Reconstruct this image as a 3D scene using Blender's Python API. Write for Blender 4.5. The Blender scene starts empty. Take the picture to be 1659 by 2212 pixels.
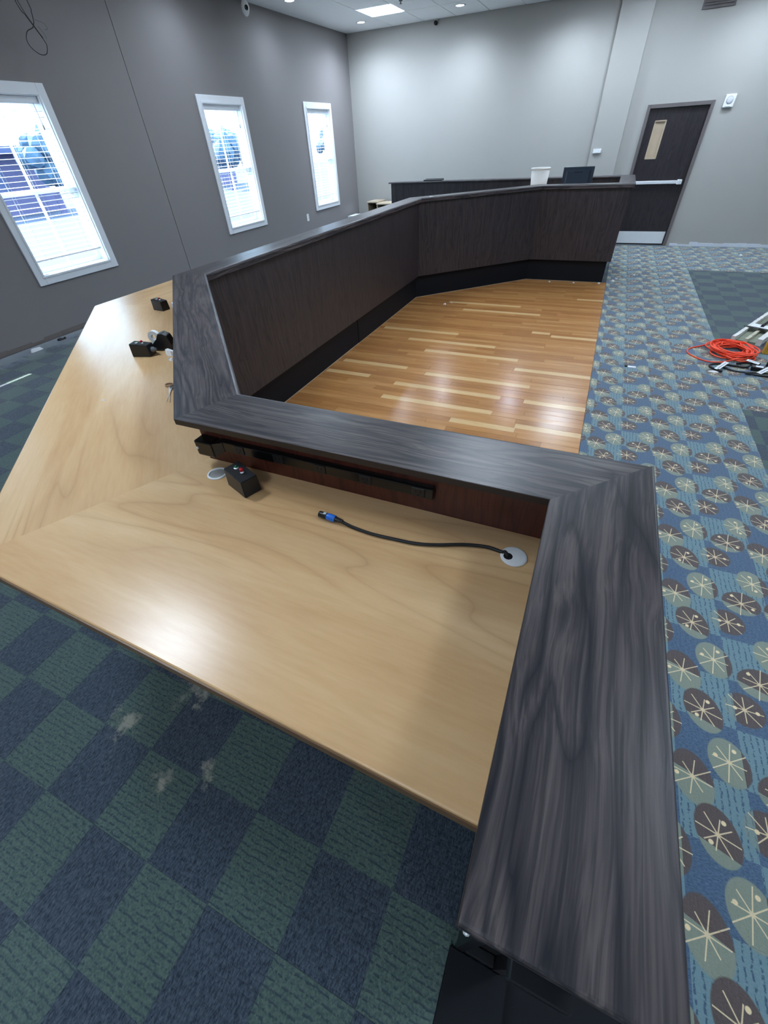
import bpy, bmesh, math, random
from mathutils import Matrix, Vector
random.seed(7)
S = bpy.context.scene
C = S.collection
PI = math.pi

# ------------------------------------------------------------------ camera
CAM_H = 1.84
RX = (0.91476959, 0.4010497, -0.0485359)      # right
RY = (0.23590885, -0.62785753, -0.74171554)   # down
RZ = (-0.32793842, 0.66704877, -0.66895614)   # forward
cam_data = bpy.data.cameras.new('camera')
cam = bpy.data.objects.new('camera', cam_data)
C.objects.link(cam)
cam.matrix_world = Matrix(((RX[0], -RY[0], -RZ[0], 0), (RX[1], -RY[1], -RZ[1], 0),
                           (RX[2], -RY[2], -RZ[2], CAM_H), (0, 0, 0, 1)))
cam_data.sensor_fit = 'VERTICAL'
cam_data.sensor_height = 36.0
cam_data.lens = 36.0 * 888.96 / 2212
cam_data.clip_start = 0.02
cam_data.clip_end = 300
S.camera = cam

# ------------------------------------------------------------------ world, sun, exposure
w = bpy.data.worlds.new('sky')
S.world = w
w.use_nodes = True
bg = w.node_tree.nodes['Background']
bg.inputs['Color'].default_value = (0.5, 0.75, 1.0, 1)
bg.inputs['Strength'].default_value = 5.0
sun_d = bpy.data.lights.new('sun', 'SUN')
sun_d.energy = 12.0
sun_d.angle = 0.009
sun_d.color = (1.0, 0.96, 0.9)
sun = bpy.data.objects.new('sun', sun_d)
C.objects.link(sun)
sun.location = (-15, 0, 12)
sun.rotation_euler = Vector((0.745, 0.08, -0.615)).to_track_quat('-Z', 'Y').to_euler()
S.view_settings.view_transform = 'Standard'
S.view_settings.look = 'None'
S.view_settings.gamma = 1.0
S.view_settings.use_curve_mapping = False
S.view_settings.exposure = 0.98
PANEL_E = 24.0
CAN_W = 75.0
LIGHT_COL = (0.73, 0.855, 1.0)
try:
    S.cycles.use_denoising = True
    S.cycles.sample_clamp_indirect = 6.0
    S.cycles.max_bounces = 10
    S.cycles.diffuse_bounces = 5
    S.cycles.caustics_reflective = False
    S.cycles.caustics_refractive = False
except Exception:
    pass

# ------------------------------------------------------------------ helpers
def c(r, g, b):
    f = lambda v: ((v / 255 + 0.055) / 1.055) ** 2.4 if v / 255 > 0.04045 else v / 255 / 12.92
    return (f(r), f(g), f(b), 1.0)

WM = {}

def empty(name, loc=(0, 0, 0), rotz=0.0):
    o = bpy.data.objects.new(name, None)
    C.objects.link(o)
    o.empty_display_size = 0.1
    m = Matrix.Translation(Vector(loc)) @ Matrix.Rotation(rotz, 4, 'Z')
    o.matrix_world = m
    WM[o] = m
    return o

def tag(o, label=None, cat=None, group=None, kind=None):
    if label: o['label'] = label
    if cat: o['category'] = cat
    if group: o['group'] = group
    if kind: o['kind'] = kind
    return o

def thing(name, label, cat, loc=(0, 0, 0), rotz=0.0, group=None):
    return tag(empty(name, loc, rotz), label, cat, group)

def put(o, frame, parent=None):
    C.objects.link(o)
    WM[o] = frame
    if parent is not None:
        o.parent = parent
        o.matrix_basis = WM[parent].inverted() @ frame
    else:
        o.matrix_basis = frame
    return o

def obj(name, bm, mat, parent=None, frame=None, smooth=False, local=False):
    """bm holds world coordinates unless local; frame gives the object's own axes"""
    if frame is None:
        frame = WM[parent].copy() if parent is not None else Matrix.Identity(4)
    if not local:
        bm.transform(frame.inverted())
    me = bpy.data.meshes.new(name)
    bm.to_mesh(me)
    bm.free()
    mats = mat if isinstance(mat, (list, tuple)) else [mat]
    for m in mats:
        me.materials.append(m)
    if smooth:
        for p in me.polygons:
            p.use_smooth = True
    o = bpy.data.objects.new(name, me)
    return put(o, frame, parent)

def share(name, src, frame, parent=None):
    o = bpy.data.objects.new(name, src.data)
    return put(o, frame, parent)

def fr(loc=(0, 0, 0), rotz=0.0):
    return Matrix.Translation(Vector(loc)) @ Matrix.Rotation(rotz, 4, 'Z')

def box(bm, x0, x1, y0, y1, z0, z1, bev=0.0, seg=1, mi=0):
    v = [bm.verts.new(p) for p in ((x0, y0, z0), (x1, y0, z0), (x1, y1, z0), (x0, y1, z0),
                                   (x0, y0, z1), (x1, y0, z1), (x1, y1, z1), (x0, y1, z1))]
    f = [bm.faces.new([v[i] for i in q]) for q in ((0, 3, 2, 1), (4, 5, 6, 7), (0, 1, 5, 4), (1, 2, 6, 5), (2, 3, 7, 6), (3, 0, 4, 7))]
    for q in f: q.material_index = mi
    if bev:
        es = list({e for q in f for e in q.edges})
        bmesh.ops.bevel(bm, geom=es, offset=bev, segments=seg, affect='EDGES', profile=0.5)
    return v

def B(*a, **k):
    bm = bmesh.new()
    box(bm, *a, **k)
    return bm

def prism(poly, z0, z1, sides=(), bw=0.0, seg=3, bottom=False, ends=()):
    """extruded polygon (counter-clockwise); top edges of the listed sides are rounded"""
    bm = bmesh.new()
    n = len(poly)
    a = [bm.verts.new((p[0], p[1], z0)) for p in poly]
    b = [bm.verts.new((p[0], p[1], z1)) for p in poly]
    bm.faces.new(list(reversed(a)))
    bm.faces.new(b)
    for i in range(n):
        bm.faces.new((a[i], a[(i + 1) % n], b[(i + 1) % n], b[i]))
    bmesh.ops.recalc_face_normals(bm, faces=bm.faces)
    if bw and sides:
        es = []
        for i in sides:
            es.append(bm.edges.get((b[i], b[(i + 1) % n])))
            if bottom: es.append(bm.edges.get((a[i], a[(i + 1) % n])))
        for i in ends:
            es.append(bm.edges.get((a[i], b[i])))
        bmesh.ops.bevel(bm, geom=es, offset=bw, segments=seg, affect='EDGES', profile=0.5)
    return bm

def tube(bm, pts, r, n=8, closed=False, caps=True):
    pts = [Vector(p) for p in pts]
    rings = []
    up = Vector((0, 0, 1))
    for i, p in enumerate(pts):
        if closed:
            t = pts[(i + 1) % len(pts)] - pts[i - 1]
        else:
            t = pts[min(i + 1, len(pts) - 1)] - pts[max(i - 1, 0)]
        t.normalize()
        ref = up if abs(t.dot(up)) < 0.95 else Vector((1, 0, 0))
        u = t.cross(ref).normalized()
        v = u.cross(t).normalized()
        rr = r[i] if isinstance(r, (list, tuple)) else r
        rings.append([bm.verts.new(p + u * math.cos(2 * PI * k / n) * rr + v * math.sin(2 * PI * k / n) * rr) for k in range(n)])
    m = len(rings)
    for i in range(m if closed else m - 1):
        A, D = rings[i], rings[(i + 1) % m]
        for k in range(n):
            bm.faces.new((A[k], A[(k + 1) % n], D[(k + 1) % n], D[k]))
    if caps and not closed:
        bm.faces.new(list(reversed(rings[0])))
        bm.faces.new(rings[-1])
    bmesh.ops.recalc_face_normals(bm, faces=bm.faces)
    return bm

def lathe(bm, prof, n=24, o=(0, 0, 0), axis=None, close_top=False):
    """prof list of (r, z); axis is a 3x3/4x4 matrix applied to the profile's frame"""
    M = axis if axis is not None else Matrix.Identity(4)
    rings = []
    for r, z in prof:
        if r < 1e-6:
            rings.append([bm.verts.new(Vector(o) + (M @ Vector((0, 0, z))))])
        else:
            rings.append([bm.verts.new(Vector(o) + (M @ Vector((r * math.cos(2 * PI * k / n), r * math.sin(2 * PI * k / n), z)))) for k in range(n)])
    for A, D in zip(rings, rings[1:]):
        for k in range(n):
            k2 = (k + 1) % n
            if len(A) == 1 and len(D) == 1: continue
            if len(A) == 1: bm.faces.new((A[0], D[k2], D[k]))
            elif len(D) == 1: bm.faces.new((A[k], A[k2], D[0]))
            else: bm.faces.new((A[k], A[k2], D[k2], D[k]))
    bmesh.ops.recalc_face_normals(bm, faces=bm.faces)
    return bm

def spline(pts, n=8, closed=False):
    """Catmull-Rom"""
    P = [Vector(p) for p in pts]
    out = []
    m = len(P)
    for i in range(m if closed else m - 1):
        p0 = P[(i - 1) % m] if closed or i > 0 else P[0]
        p1, p2 = P[i], P[(i + 1) % m]
        p3 = P[(i + 2) % m] if closed or i + 2 < m else P[-1]
        for k in range(n):
            t = k / n
            out.append(0.5 * ((2 * p1) + (p2 - p0) * t + (2 * p0 - 5 * p1 + 4 * p2 - p3) * t * t + (-p0 + 3 * p1 - 3 * p2 + p3) * t ** 3))
    if not closed: out.append(P[-1])
    return out

# ------------------------------------------------------------------ material helpers
class G:
    """tiny node-graph builder"""
    def __init__(self, name):
        self.m = bpy.data.materials.new(name)
        self.m.use_nodes = True
        self.t = self.m.node_tree
        self.b = self.t.nodes['Principled BSDF']
        self.out = self.t.nodes['Material Output']
    def n(self, kind, **kw):
        x = self.t.nodes.new(kind)
        for k, v in kw.items(): setattr(x, k, v)
        return x
    def set(self, sock, v):
        if hasattr(v, 'is_linked') or isinstance(v, bpy.types.NodeSocket):
            self.t.links.new(v, sock)
        else:
            sock.default_value = v
    def M(self, op, a, b=None, cc=None, clamp=False):
        x = self.n('ShaderNodeMath', operation=op, use_clamp=clamp)
        self.set(x.inputs[0], a)
        if b is not None: self.set(x.inputs[1], b)
        if cc is not None: self.set(x.inputs[2], cc)
        return x.outputs[0]
    def mix(self, f, a, b, mode='MIX'):
        x = self.n('ShaderNodeMix', data_type='RGBA', blend_type=mode)
        self.set(x.inputs[0], f); self.set(x.inputs[6], a); self.set(x.inputs[7], b)
        return x.outputs[2]
    def pos(self, world=False):
        if world: return self.n('ShaderNodeNewGeometry').outputs['Position']
        return self.n('ShaderNodeTexCoord').outputs['Object']
    def sep(self, v):
        x = self.n('ShaderNodeSeparateXYZ'); self.set(x.inputs[0], v); return x.outputs
    def comb(self, a, b, d):
        x = self.n('ShaderNodeCombineXYZ')
        for i, q in enumerate((a, b, d)): self.set(x.inputs[i], q)
        return x.outputs[0]
    def mapv(self, v, scale=(1, 1, 1), loc=(0, 0, 0), rot=(0, 0, 0)):
        x = self.n('ShaderNodeMapping'); self.set(x.inputs[0], v)
        x.inputs['Location'].default_value = loc; x.inputs['Rotation'].default_value = rot; x.inputs['Scale'].default_value = scale
        return x.outputs[0]
    def noise(self, v, scale=5, detail=4, rough=0.55, dist=0.0):
        x = self.n('ShaderNodeTexNoise'); self.set(x.inputs['Vector'], v)
        x.inputs['Scale'].default_value = scale; x.inputs['Detail'].default_value = detail
        x.inputs['Roughness'].default_value = rough; x.inputs['Distortion'].default_value = dist
        return x.outputs['Fac']
    def ramp(self, f, stops):
        x = self.n('ShaderNodeValToRGB'); self.set(x.inputs[0], f)
        e = x.color_ramp.elements
        while len(e) < len(stops): e.new(0.5)
        for k, (p, col) in zip(e, stops):
            k.position = p; k.color = col
        return x.outputs[0]
    def rng(self, f, a, b, lo=0.0, hi=1.0):
        x = self.n('ShaderNodeMapRange'); self.set(x.inputs[0], f)
        x.inputs[1].default_value = a; x.inputs[2].default_value = b; x.inputs[3].default_value = lo; x.inputs[4].default_value = hi
        x.clamp = True
        return x.outputs[0]
    def bump(self, h, strength=0.2, dist=0.002):
        x = self.n('ShaderNodeBump'); self.set(x.inputs['Height'], h)
        x.inputs['Strength'].default_value = strength; x.inputs['Distance'].default_value = dist
        self.t.links.new(x.outputs[0], self.b.inputs['Normal'])
    def fin(self, col, rough=0.5, metal=0.0, spec=0.5, **kw):
        self.set(self.b.inputs['Base Color'], col)
        self.set(self.b.inputs['Roughness'], rough)
        self.b.inputs['Metallic'].default_value = metal
        self.b.inputs['Specular IOR Level'].default_value = spec
        for k, v in kw.items(): self.b.inputs[k].default_value = v
        return self.m

def plain(name, col, rough=0.5, metal=0.0, spec=0.5, var=0.06, scale=12, bump=0.0, **kw):
    g = G(name)
    f = g.noise(g.pos(), scale, 3)
    col2 = tuple(max(0, v * (1 - var)) for v in col[:3]) + (1,)
    col3 = tuple(min(1, v * (1 + var)) for v in col[:3]) + (1,)
    if bump: g.bump(g.noise(g.pos(), scale * 20, 2), bump, 0.001)
    return g.fin(g.mix(f, col2, col3), rough, metal, spec, **kw)

def glow(name, col, strength):
    g = G(name)
    g.b.inputs['Emission Color'].default_value = col
    g.b.inputs['Emission Strength'].default_value = strength
    return g.fin(col, 0.4)

def laminate(name, dark, mid, light, axis, rough=0.42, seed=0.0, gs=1.0, bumpk=0.25):
    """wood-print laminate with grain along a local axis"""
    g = G(name)
    p = g.mapv(g.pos(), loc=(seed, seed * 1.7, seed * 0.6))
    wob = g.M('MULTIPLY', g.M('SUBTRACT', g.noise(g.mapv(p, {'x': (1.6, 3, 3), 'y': (3, 1.6, 3), 'z': (3, 3, 1.6)}[axis]), 1.6, 2), 0.5), 0.055)
    va = g.n('ShaderNodeVectorMath', operation='ADD')
    g.set(va.inputs[0], p); g.set(va.inputs[1], g.comb(wob, wob, wob))
    p = va.outputs[0]
    sc = {'x': (0.7, 20, 20), 'y': (20, 0.7, 20), 'z': (20, 20, 0.7)}[axis]
    sc2 = {'x': (5, 190, 190), 'y': (190, 5, 190), 'z': (190, 190, 5)}[axis]
    sc3 = {'x': (0.38, 4.6, 4.6), 'y': (4.6, 0.38, 4.6), 'z': (4.6, 4.6, 0.38)}[axis]
    broad = g.noise(g.mapv(p, sc), 1.6 * gs, 3, 0.5, 1.3)
    fine = g.noise(g.mapv(p, sc2), 1.5 * gs, 3, 0.6, 0.2)
    # cathedral figure: contour lines of a stretched noise field
    fld = g.noise(g.mapv(p, sc3), 1.3 * gs, 2, 0.45, 0.5)
    con = g.M('ABSOLUTE', g.M('SINE', g.M('MULTIPLY', fld, 44.0)))
    con = g.M('POWER', con, 0.45)
    mid_ = g.noise(g.mapv(p, tuple(v * 3.2 if v > 5 else v * 1.6 for v in sc)), 1.5 * gs, 2, 0.55, 0.6)
    f = g.M('ADD', g.M('ADD', g.M('MULTIPLY', broad, 0.34), g.M('MULTIPLY', mid_, 0.24)), g.M('ADD', g.M('MULTIPLY', fine, 0.22), g.M('MULTIPLY', con, 0.20)))
    col = g.ramp(f, [(0.40, dark), (0.53, mid), (0.66, light)])
    sc4 = {'x': (2.2, 130, 130), 'y': (130, 2.2, 130), 'z': (130, 130, 2.2)}[axis]
    pore = g.rng(g.noise(g.mapv(p, sc4), 1.0 * gs, 2, 0.5, 0.3), 0.55, 0.64)
    col = g.mix(g.M('MULTIPLY', pore, 0.55), col, dark)
    g.bump(g.M('ADD', fine, g.M('MULTIPLY', con, 0.5)), bumpk, 0.0006)
    return g.fin(col, rough, 0, 0.5)

def maple(name, seed):
    g = G(name)
    p = g.mapv(g.pos(), loc=(seed, seed * 0.7, 0))
    broad = g.noise(g.mapv(p, (0.8, 5, 5)), 1.2, 3, 0.5, 0.8)
    fine = g.noise(g.mapv(p, (6, 60, 60)), 1.6, 3, 0.6)
    fld = g.noise(g.mapv(p, (0.5, 2.6, 2.6)), 1.1, 2, 0.45, 0.35)
    con = g.M('POWER', g.M('ABSOLUTE', g.M('SINE', g.M('MULTIPLY', fld, 48.0))), 0.25)
    patch = g.noise(g.mapv(p, (0.7, 2.0, 2.0)), 0.8, 1)
    lines = g.M('MULTIPLY', g.M('SUBTRACT', 1.0, con), g.rng(patch, 0.46, 0.56))
    f = g.M('ADD', g.M('MULTIPLY', broad, 0.75), g.M('MULTIPLY', fine, 0.25))
    col = g.ramp(f, [(0.3, c(204, 162, 113)), (0.5, c(215, 177, 130)), (0.7, c(225, 191, 146))])
    col = g.mix(g.M('MULTIPLY', lines, 0.55), col, c(166, 122, 78))
    return g.fin(col, 0.26, 0, 0.5)

def hairline(name, a, b, cc, seed):
    g = G(name)
    p = g.mapv(g.pos(), loc=(seed, seed * 0.37, 0))
    broad = g.noise(g.mapv(p, (1.2, 10, 1)), 2.0, 3, 0.5, 0.5)
    fine = g.noise(g.mapv(p, (5, 120, 1)), 2.0, 2, 0.6)
    f = g.M('ADD', g.M('MULTIPLY', broad, 0.55), g.M('MULTIPLY', fine, 0.45))
    return g.fin(g.ramp(f, [(0.33, a), (0.5, b), (0.67, cc)]), g.rng(broad, 0.3, 0.7, 0.19, 0.26), 0, 0.5)

# ------------------------------------------------------------------ carpets (world coordinates, 9-inch checks on 18-inch tiles)
CK = 0.2286
def cell(g, x, y, x0, y0, size=CK):
    """checker parity 0/1 of a lattice through (x0, y0)"""
    a = g.M('FLOOR', g.M('DIVIDE', g.M('SUBTRACT', x, x0), size))
    b = g.M('FLOOR', g.M('DIVIDE', g.M('SUBTRACT', y, y0), size))
    return g.M('FLOORED_MODULO', g.M('ADD', a, b), 2.0)

def dashes(g, P, along, period=0.016):
    """broken ribs running along one axis"""
    X, Y, Z = g.sep(P)
    u, v = (X, Y) if along == 'x' else (Y, X)
    wob = g.noise(g.mapv(P, (1, 1, 1)), 26, 2)
    row = g.M('ABSOLUTE', g.M('SUBTRACT', g.M('FRACT', g.M('ADD', g.M('DIVIDE', v, period), g.M('MULTIPLY', wob, 0.9))), 0.5))
    rows = g.rng(row, 0.08, 0.18, 1.0, 0.0)
    sc = (95, 75, 1) if along == 'x' else (75, 95, 1)
    brk = g.rng(g.noise(g.mapv(P, sc), 1.0, 2), 0.43, 0.51)
    return g.M('MULTIPLY', rows, brk)

def carpet_plain():
    g = G('carpet_check')
    P = g.pos(world=True)
    X, Y, Z = g.sep(P)
    k = cell(g, X, Y, -0.105, -0.118)
    wv = g.noise(g.mapv(P, (220, 90, 1)), 1.0, 3, 0.6)
    wv2 = g.noise(g.mapv(P, (160, 160, 1)), 1.0, 2)
    navy = g.mix(g.rng(wv, 0.32, 0.68), c(42, 52, 66), c(86, 98, 110))
    d = dashes(g, P, 'x')
    teal = g.mix(g.rng(wv2, 0.3, 0.7), c(70, 90, 88), c(97, 114, 108))
    teal = g.mix(g.M('MULTIPLY', d, 0.6), teal, c(46, 60, 78))
    col = g.mix(k, teal, navy)
    # dusty scuffs under the desk edge
    blot = g.noise(g.mapv(P, (1, 1, 1)), 17, 8, 0.8)
    for sx, sy, rad, lo in ((-1.02, 0.36, 0.19, 0.50), (-1.18, 0.15, 0.10, 0.46), (-0.912, 0.049, 0.06, 0.45), (-0.778, 0.132, 0.06, 0.45), (-0.93, 0.42, 0.14, 0.50)):
        dx = g.M('SUBTRACT', X, sx); dy = g.M('SUBTRACT', Y, sy)
        r = g.M('SQRT', g.M('ADD', g.M('MULTIPLY', dx, dx), g.M('MULTIPLY', dy, dy)))
        k2 = g.rng(g.M('SUBTRACT', blot, g.M('MULTIPLY', r, 0.24 / rad)), lo - 0.09, lo + 0.05)
        col = g.mix(g.M('MULTIPLY', g.M('MULTIPLY', k2, 0.8), g.M('GREATER_THAN', Z, 0.2)), col, c(168, 164, 150))
    # plaster dust along the foot of the window wall
    wall = g.rng(X, -5.6, -5.12, 1.0, 0.0)
    wn = g.rng(g.M('ADD', g.noise(P, 6, 5, 0.65), g.M('MULTIPLY', wall, 0.3)), 0.52, 0.66)
    ondais = g.M('GREATER_THAN', Z, 0.2)
    col = g.mix(g.M('MULTIPLY', g.M('MULTIPLY', g.M('MULTIPLY', wall, wn), 0.8), ondais), col, c(150, 160, 172))
    g.bump(g.M('ADD', wv, g.M('MULTIPLY', d, -0.6)), 0.6, 0.004)
    return g.fin(col, 0.95, 0, 0.1, **{'Sheen Weight': 0.2, 'Sheen Roughness': 0.5})

def carpet_star():
    g = G('carpet_starburst')
    P = g.pos(world=True)
    X, Y, Z = g.sep(P)
    T = 2 * CK
    k = cell(g, X, Y, 0.741, 1.36)      # 0 dark, 1 light
    wv = g.noise(g.mapv(P, (90, 230, 1)), 1.0, 3, 0.6)
    wv2 = g.noise(g.mapv(P, (180, 180, 1)), 1.0, 2)
    d = dashes(g, P, 'y', 0.022)
    blue = g.mix(g.rng(wv, 0.3, 0.7), c(60, 83, 108), c(93, 116, 141))
    light = g.mix(wv2, c(98, 128, 140), c(124, 151, 158))
    light = g.mix(g.M('MULTIPLY', d, 0.8), light, c(54, 80, 106))
    col = g.mix(k, blue, light)
    olive = g.mix(wv2, c(121, 132, 121), c(143, 152, 138))
    brown = g.mix(wv2, c(77, 69, 69), c(104, 94, 92))
    cream = c(234, 214, 176)
    # cx, cy, rx, ry, tilt, split axis, split offset, first colour below the split, ray scale, dot offsets
    mot = [(0.793, 1.336, 0.068, 0.098, 0.25, 'y', 0.010, 'o', 0.060, (-0.052, -0.004), None),
           (0.924, 1.441, 0.070, 0.090, 0.20, '-x', 0.046, 'o', 0.062, (-0.044, 0.012), (0.022, 0.050)),
           (0.855, 1.627, 0.068, 0.094, 0.30, 'y', -0.045, 'o', 0.056, (0.022, 0.044), (-0.024, -0.030)),
           (1.011, 1.690, 0.074, 0.074, 0.0, 'x', -0.036, 'l', 0.058, (-0.034, -0.002), (0.046, 0.002)),
           (1.089, 1.380, 0.086, 0.074, 0.25, 'y', -0.034, 'o', 0.066, (-0.036, 0.040), (0.046, -0.022)),
           (1.160, 1.541, 0.066, 0.090, 0.15, '-x', 0.038, 'o', 0.056, (-0.004, 0.050), (0.010, -0.046))]
    for (cx, cy, rx, ry, tilt, ax, off, first, ray, d1, d2) in mot:
        dx = g.M('SUBTRACT', g.M('FLOORED_MODULO', g.M('ADD', X, T / 2 - cx), T), T / 2)
        dy = g.M('SUBTRACT', g.M('FLOORED_MODULO', g.M('ADD', Y, T / 2 - cy), T), T / 2)
        ct, st = math.cos(tilt), math.sin(tilt)
        ex = g.M('DIVIDE', g.M('ADD', g.M('MULTIPLY', dx, ct), g.M('MULTIPLY', dy, st)), rx)
        ey = g.M('DIVIDE', g.M('SUBTRACT', g.M('MULTIPLY', dy, ct), g.M('MULTIPLY', dx, st)), ry)
        e = g.M('ADD', g.M('POWER', g.M('ABSOLUTE', ex), 2.0), g.M('POWER', g.M('ABSOLUTE', ey), 2.0))
        ins = g.rng(e, 0.93, 1.05, 1.0, 0.0)
        if ax == 'y': sp = g.M('LESS_THAN', g.M('ADD', dy, g.M('MULTIPLY', dx, 0.3)), off)
        elif ax == 'x': sp = g.M('LESS_THAN', dx, off)
        else: sp = g.M('LESS_THAN', dx, off)
        c1 = olive if first == 'o' else g.mix(0.5, light, olive)
        mc = g.mix(sp, brown, c1)
        col = g.mix(ins, col, mc)
        r = g.M('SQRT', g.M('ADD', g.M('MULTIPLY', dx, dx), g.M('MULTIPLY', dy, dy)))
        an = g.M('ARCTAN2', dy, dx)
        perp = g.M('MULTIPLY', r, g.M('DIVIDE', g.M('ABSOLUTE', g.M('SINE', g.M('ADD', g.M('MULTIPLY', an, 4.0), tilt * 3))), 4.0))
        reach = g.M('ADD', ray * 1.08, g.M('MULTIPLY', g.M('SINE', g.M('ADD', g.M('MULTIPLY', an, 2.0), cx * 40)), ray * 0.2))
        star = g.M('MULTIPLY', g.rng(perp, 0.0013, 0.0025, 1.0, 0.0), g.M('LESS_THAN', r, reach))
        col = g.mix(g.M('MULTIPLY', star, 0.85), col, cream)
        for dd in (d1, d2):
            if dd is None: continue
            qx = g.M('SUBTRACT', dx, dd[0]); qy = g.M('SUBTRACT', dy, dd[1])
            q = g.M('SQRT', g.M('ADD', g.M('MULTIPLY', qx, qx), g.M('MULTIPLY', qy, qy)))
            col = g.mix(g.rng(q, 0.0065, 0.009, 1.0, 0.0), col, cream)
    g.bump(g.M('ADD', wv, g.M('MULTIPLY', d, -0.5)), 0.5, 0.004)
    return g.fin(col, 0.95, 0, 0.1, **{'Sheen Weight': 0.35, 'Sheen Roughness': 0.5})

# ------------------------------------------------------------------ materials
M_check = carpet_plain()
M_star = carpet_star()
M_wall_dark = plain('paint_taupe', c(131, 127, 128), 0.6, spec=0.3, var=0.02, scale=3, bump=0.08)
M_wall_light = plain('paint_greige', c(170, 169, 165), 0.6, spec=0.3, var=0.02, scale=3, bump=0.08)
M_wall_door = plain('paint_grey', c(166, 162, 164), 0.6, spec=0.3, var=0.02, scale=3, bump=0.08)
M_ceil = plain('ceiling_white', c(236, 238, 240), 0.85, spec=0.2, var=0.03, scale=60, bump=0.2)
M_ceil_gap = plain('ceiling_grid', c(120, 124, 130), 0.6)
M_white = plain('white_paint', c(226, 230, 236), 0.4, var=0.02)
M_vinyl = plain('white_vinyl', c(236, 240, 244), 0.35, var=0.02)
M_plast = plain('white_plastic', c(232, 234, 236), 0.35, var=0.02)
M_black = plain('black_plastic', c(22, 24, 28), 0.38, var=0.15)
M_blackgloss = plain('black_metal', c(14, 15, 17), 0.22, var=0.1)
M_plinth = plain('black_vinyl_base', c(7, 12, 20), 0.6, spec=0.25, var=0.1)
M_deep = plain('dark_void', c(12, 13, 16), 0.8)
M_chrome = plain('brushed_steel', c(236, 240, 244), 0.3, 0.35, var=0.03)
M_frame = plain('frame_brown', c(104, 98, 98), 0.45, var=0.03)
M_red = plain('red_plastic', c(190, 24, 36), 0.3)
M_green = plain('green_plastic', c(16, 110, 66), 0.3)
M_blue = plain('blue_plastic', c(36, 112, 214), 0.35)
M_tapewhite = plain('tape_white', c(226, 230, 230), 0.45)
M_orange = plain('orange_rubber', c(250, 82, 48), 0.45, var=0.05)
M_paper = plain('paper_white', c(232, 236, 240), 0.7, var=0.03)
M_cord = plain('cord_black', c(20, 21, 24), 0.5)
M_grey = plain('grey_plastic', c(96, 104, 114), 0.5)
M_yellow = plain('yellow_paint', c(206, 164, 60), 0.5, var=0.1)
M_olive = plain('olive_board', c(130, 136, 120), 0.7)
M_fuzzy = plain('dusty_white', c(222, 222, 218), 0.9, var=0.12, scale=60, bump=0.6)
M_beige = plain('beige_top', c(184, 168, 146), 0.5)
M_screen = plain('monitor_shell', c(40, 54, 70), 0.35, var=0.08)
M_bucket = plain('bucket_white', c(238, 238, 236), 0.45, var=0.02)
M_umber = laminate('upstand_umber', c(58, 26, 20), c(74, 34, 26), c(88, 44, 32), 'z', 0.4, 1.0)
M_band = plain('dark_edge_band', c(40, 32, 32), 0.5)
M_edge = plain('edge_band', c(122, 92, 62), 0.4)
M_dust = plain('plaster_dust', c(206, 212, 222), 0.9, var=0.1, scale=40)
M_sill = plain('brown_scuff', c(112, 104, 100), 0.8)
M_diff = glow('light_diffuser', LIGHT_COL + (1,), PANEL_E)
M_can = glow('can_lens', LIGHT_COL + (1,), 40.0)
LD, LM, LL = c(28, 30, 37), c(58, 54, 58), c(94, 86, 87)
M_ledge = [laminate('ledge_laminate_%d' % i, LD, LM, LL, 'x', 0.36, 3.1 * i + 0.4) for i in range(9)]
M_panel = laminate('front_laminate', c(30, 28, 33), c(47, 42, 46), c(62, 55, 57), 'z', 0.42, 2.2, 1.3)
M_door = laminate('door_laminate', c(26, 23, 28), c(38, 33, 38), c(50, 44, 48), 'z', 0.4, 5.2, 1.4)
M_maple = [maple('maple_laminate_%d' % i, 2.7 * i + 0.3) for i in range(5)]
M_plank = [hairline('oak_plank_%d' % i, *cols, 1.3 * i) for i, cols in enumerate([
    (c(162, 111, 62), c(176, 123, 72), c(188, 135, 82)),
    (c(168, 117, 66), c(182, 129, 76), c(194, 141, 86)),
    (c(154, 104, 58), c(168, 116, 66), c(180, 128, 76)),
    (c(174, 123, 72), c(186, 135, 82), c(198, 147, 92))])]
M_pale = hairline('oak_plank_pale', c(200, 162, 112), c(212, 175, 124), c(222, 188, 138), 9.0)

def glass_mat():
    g = G('window_glass')
    t = g.n('ShaderNodeBsdfTransparent'); t.inputs[0].default_value = (0.94, 0.97, 0.98, 1)
    gl = g.n('ShaderNodeBsdfGlossy'); gl.inputs['Roughness'].default_value = 0.02
    f = g.n('ShaderNodeFresnel'); f.inputs[0].default_value = 1.45
    mx = g.n('ShaderNodeMixShader')
    bf = g.n('ShaderNodeNewGeometry').outputs['Backfacing']
    g.t.links.new(g.M('MULTIPLY', f.outputs[0], g.M('SUBTRACT', 1.0, bf)), mx.inputs[0]); g.t.links.new(t.outputs[0], mx.inputs[1]); g.t.links.new(gl.outputs[0], mx.inputs[2])
    g.t.links.new(mx.outputs[0], g.out.inputs[0])
    return g.m
M_glass = glass_mat()

# ------------------------------------------------------------------ plan
XL, YB = -5.614, 11.14          # window wall, end wall
XR, YN = 7.2, -3.6              # walls out of view
ZD = 0.305                      # dais floor
ZC = 3.456                      # ceiling
ZT = 1.242                      # ledge top
ZK = 1.07                       # desk top
TL = 0.018                      # ledge thickness

# outer (pit side) line of the ledge
O = [(0.24, 0.045), (0.24, 0.972), (-0.978, 0.968), (-2.352, 2.342), (-2.352, 6.56), (-0.975, 7.937), (0.25, 7.937), (0.25, 9.45)]

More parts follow.
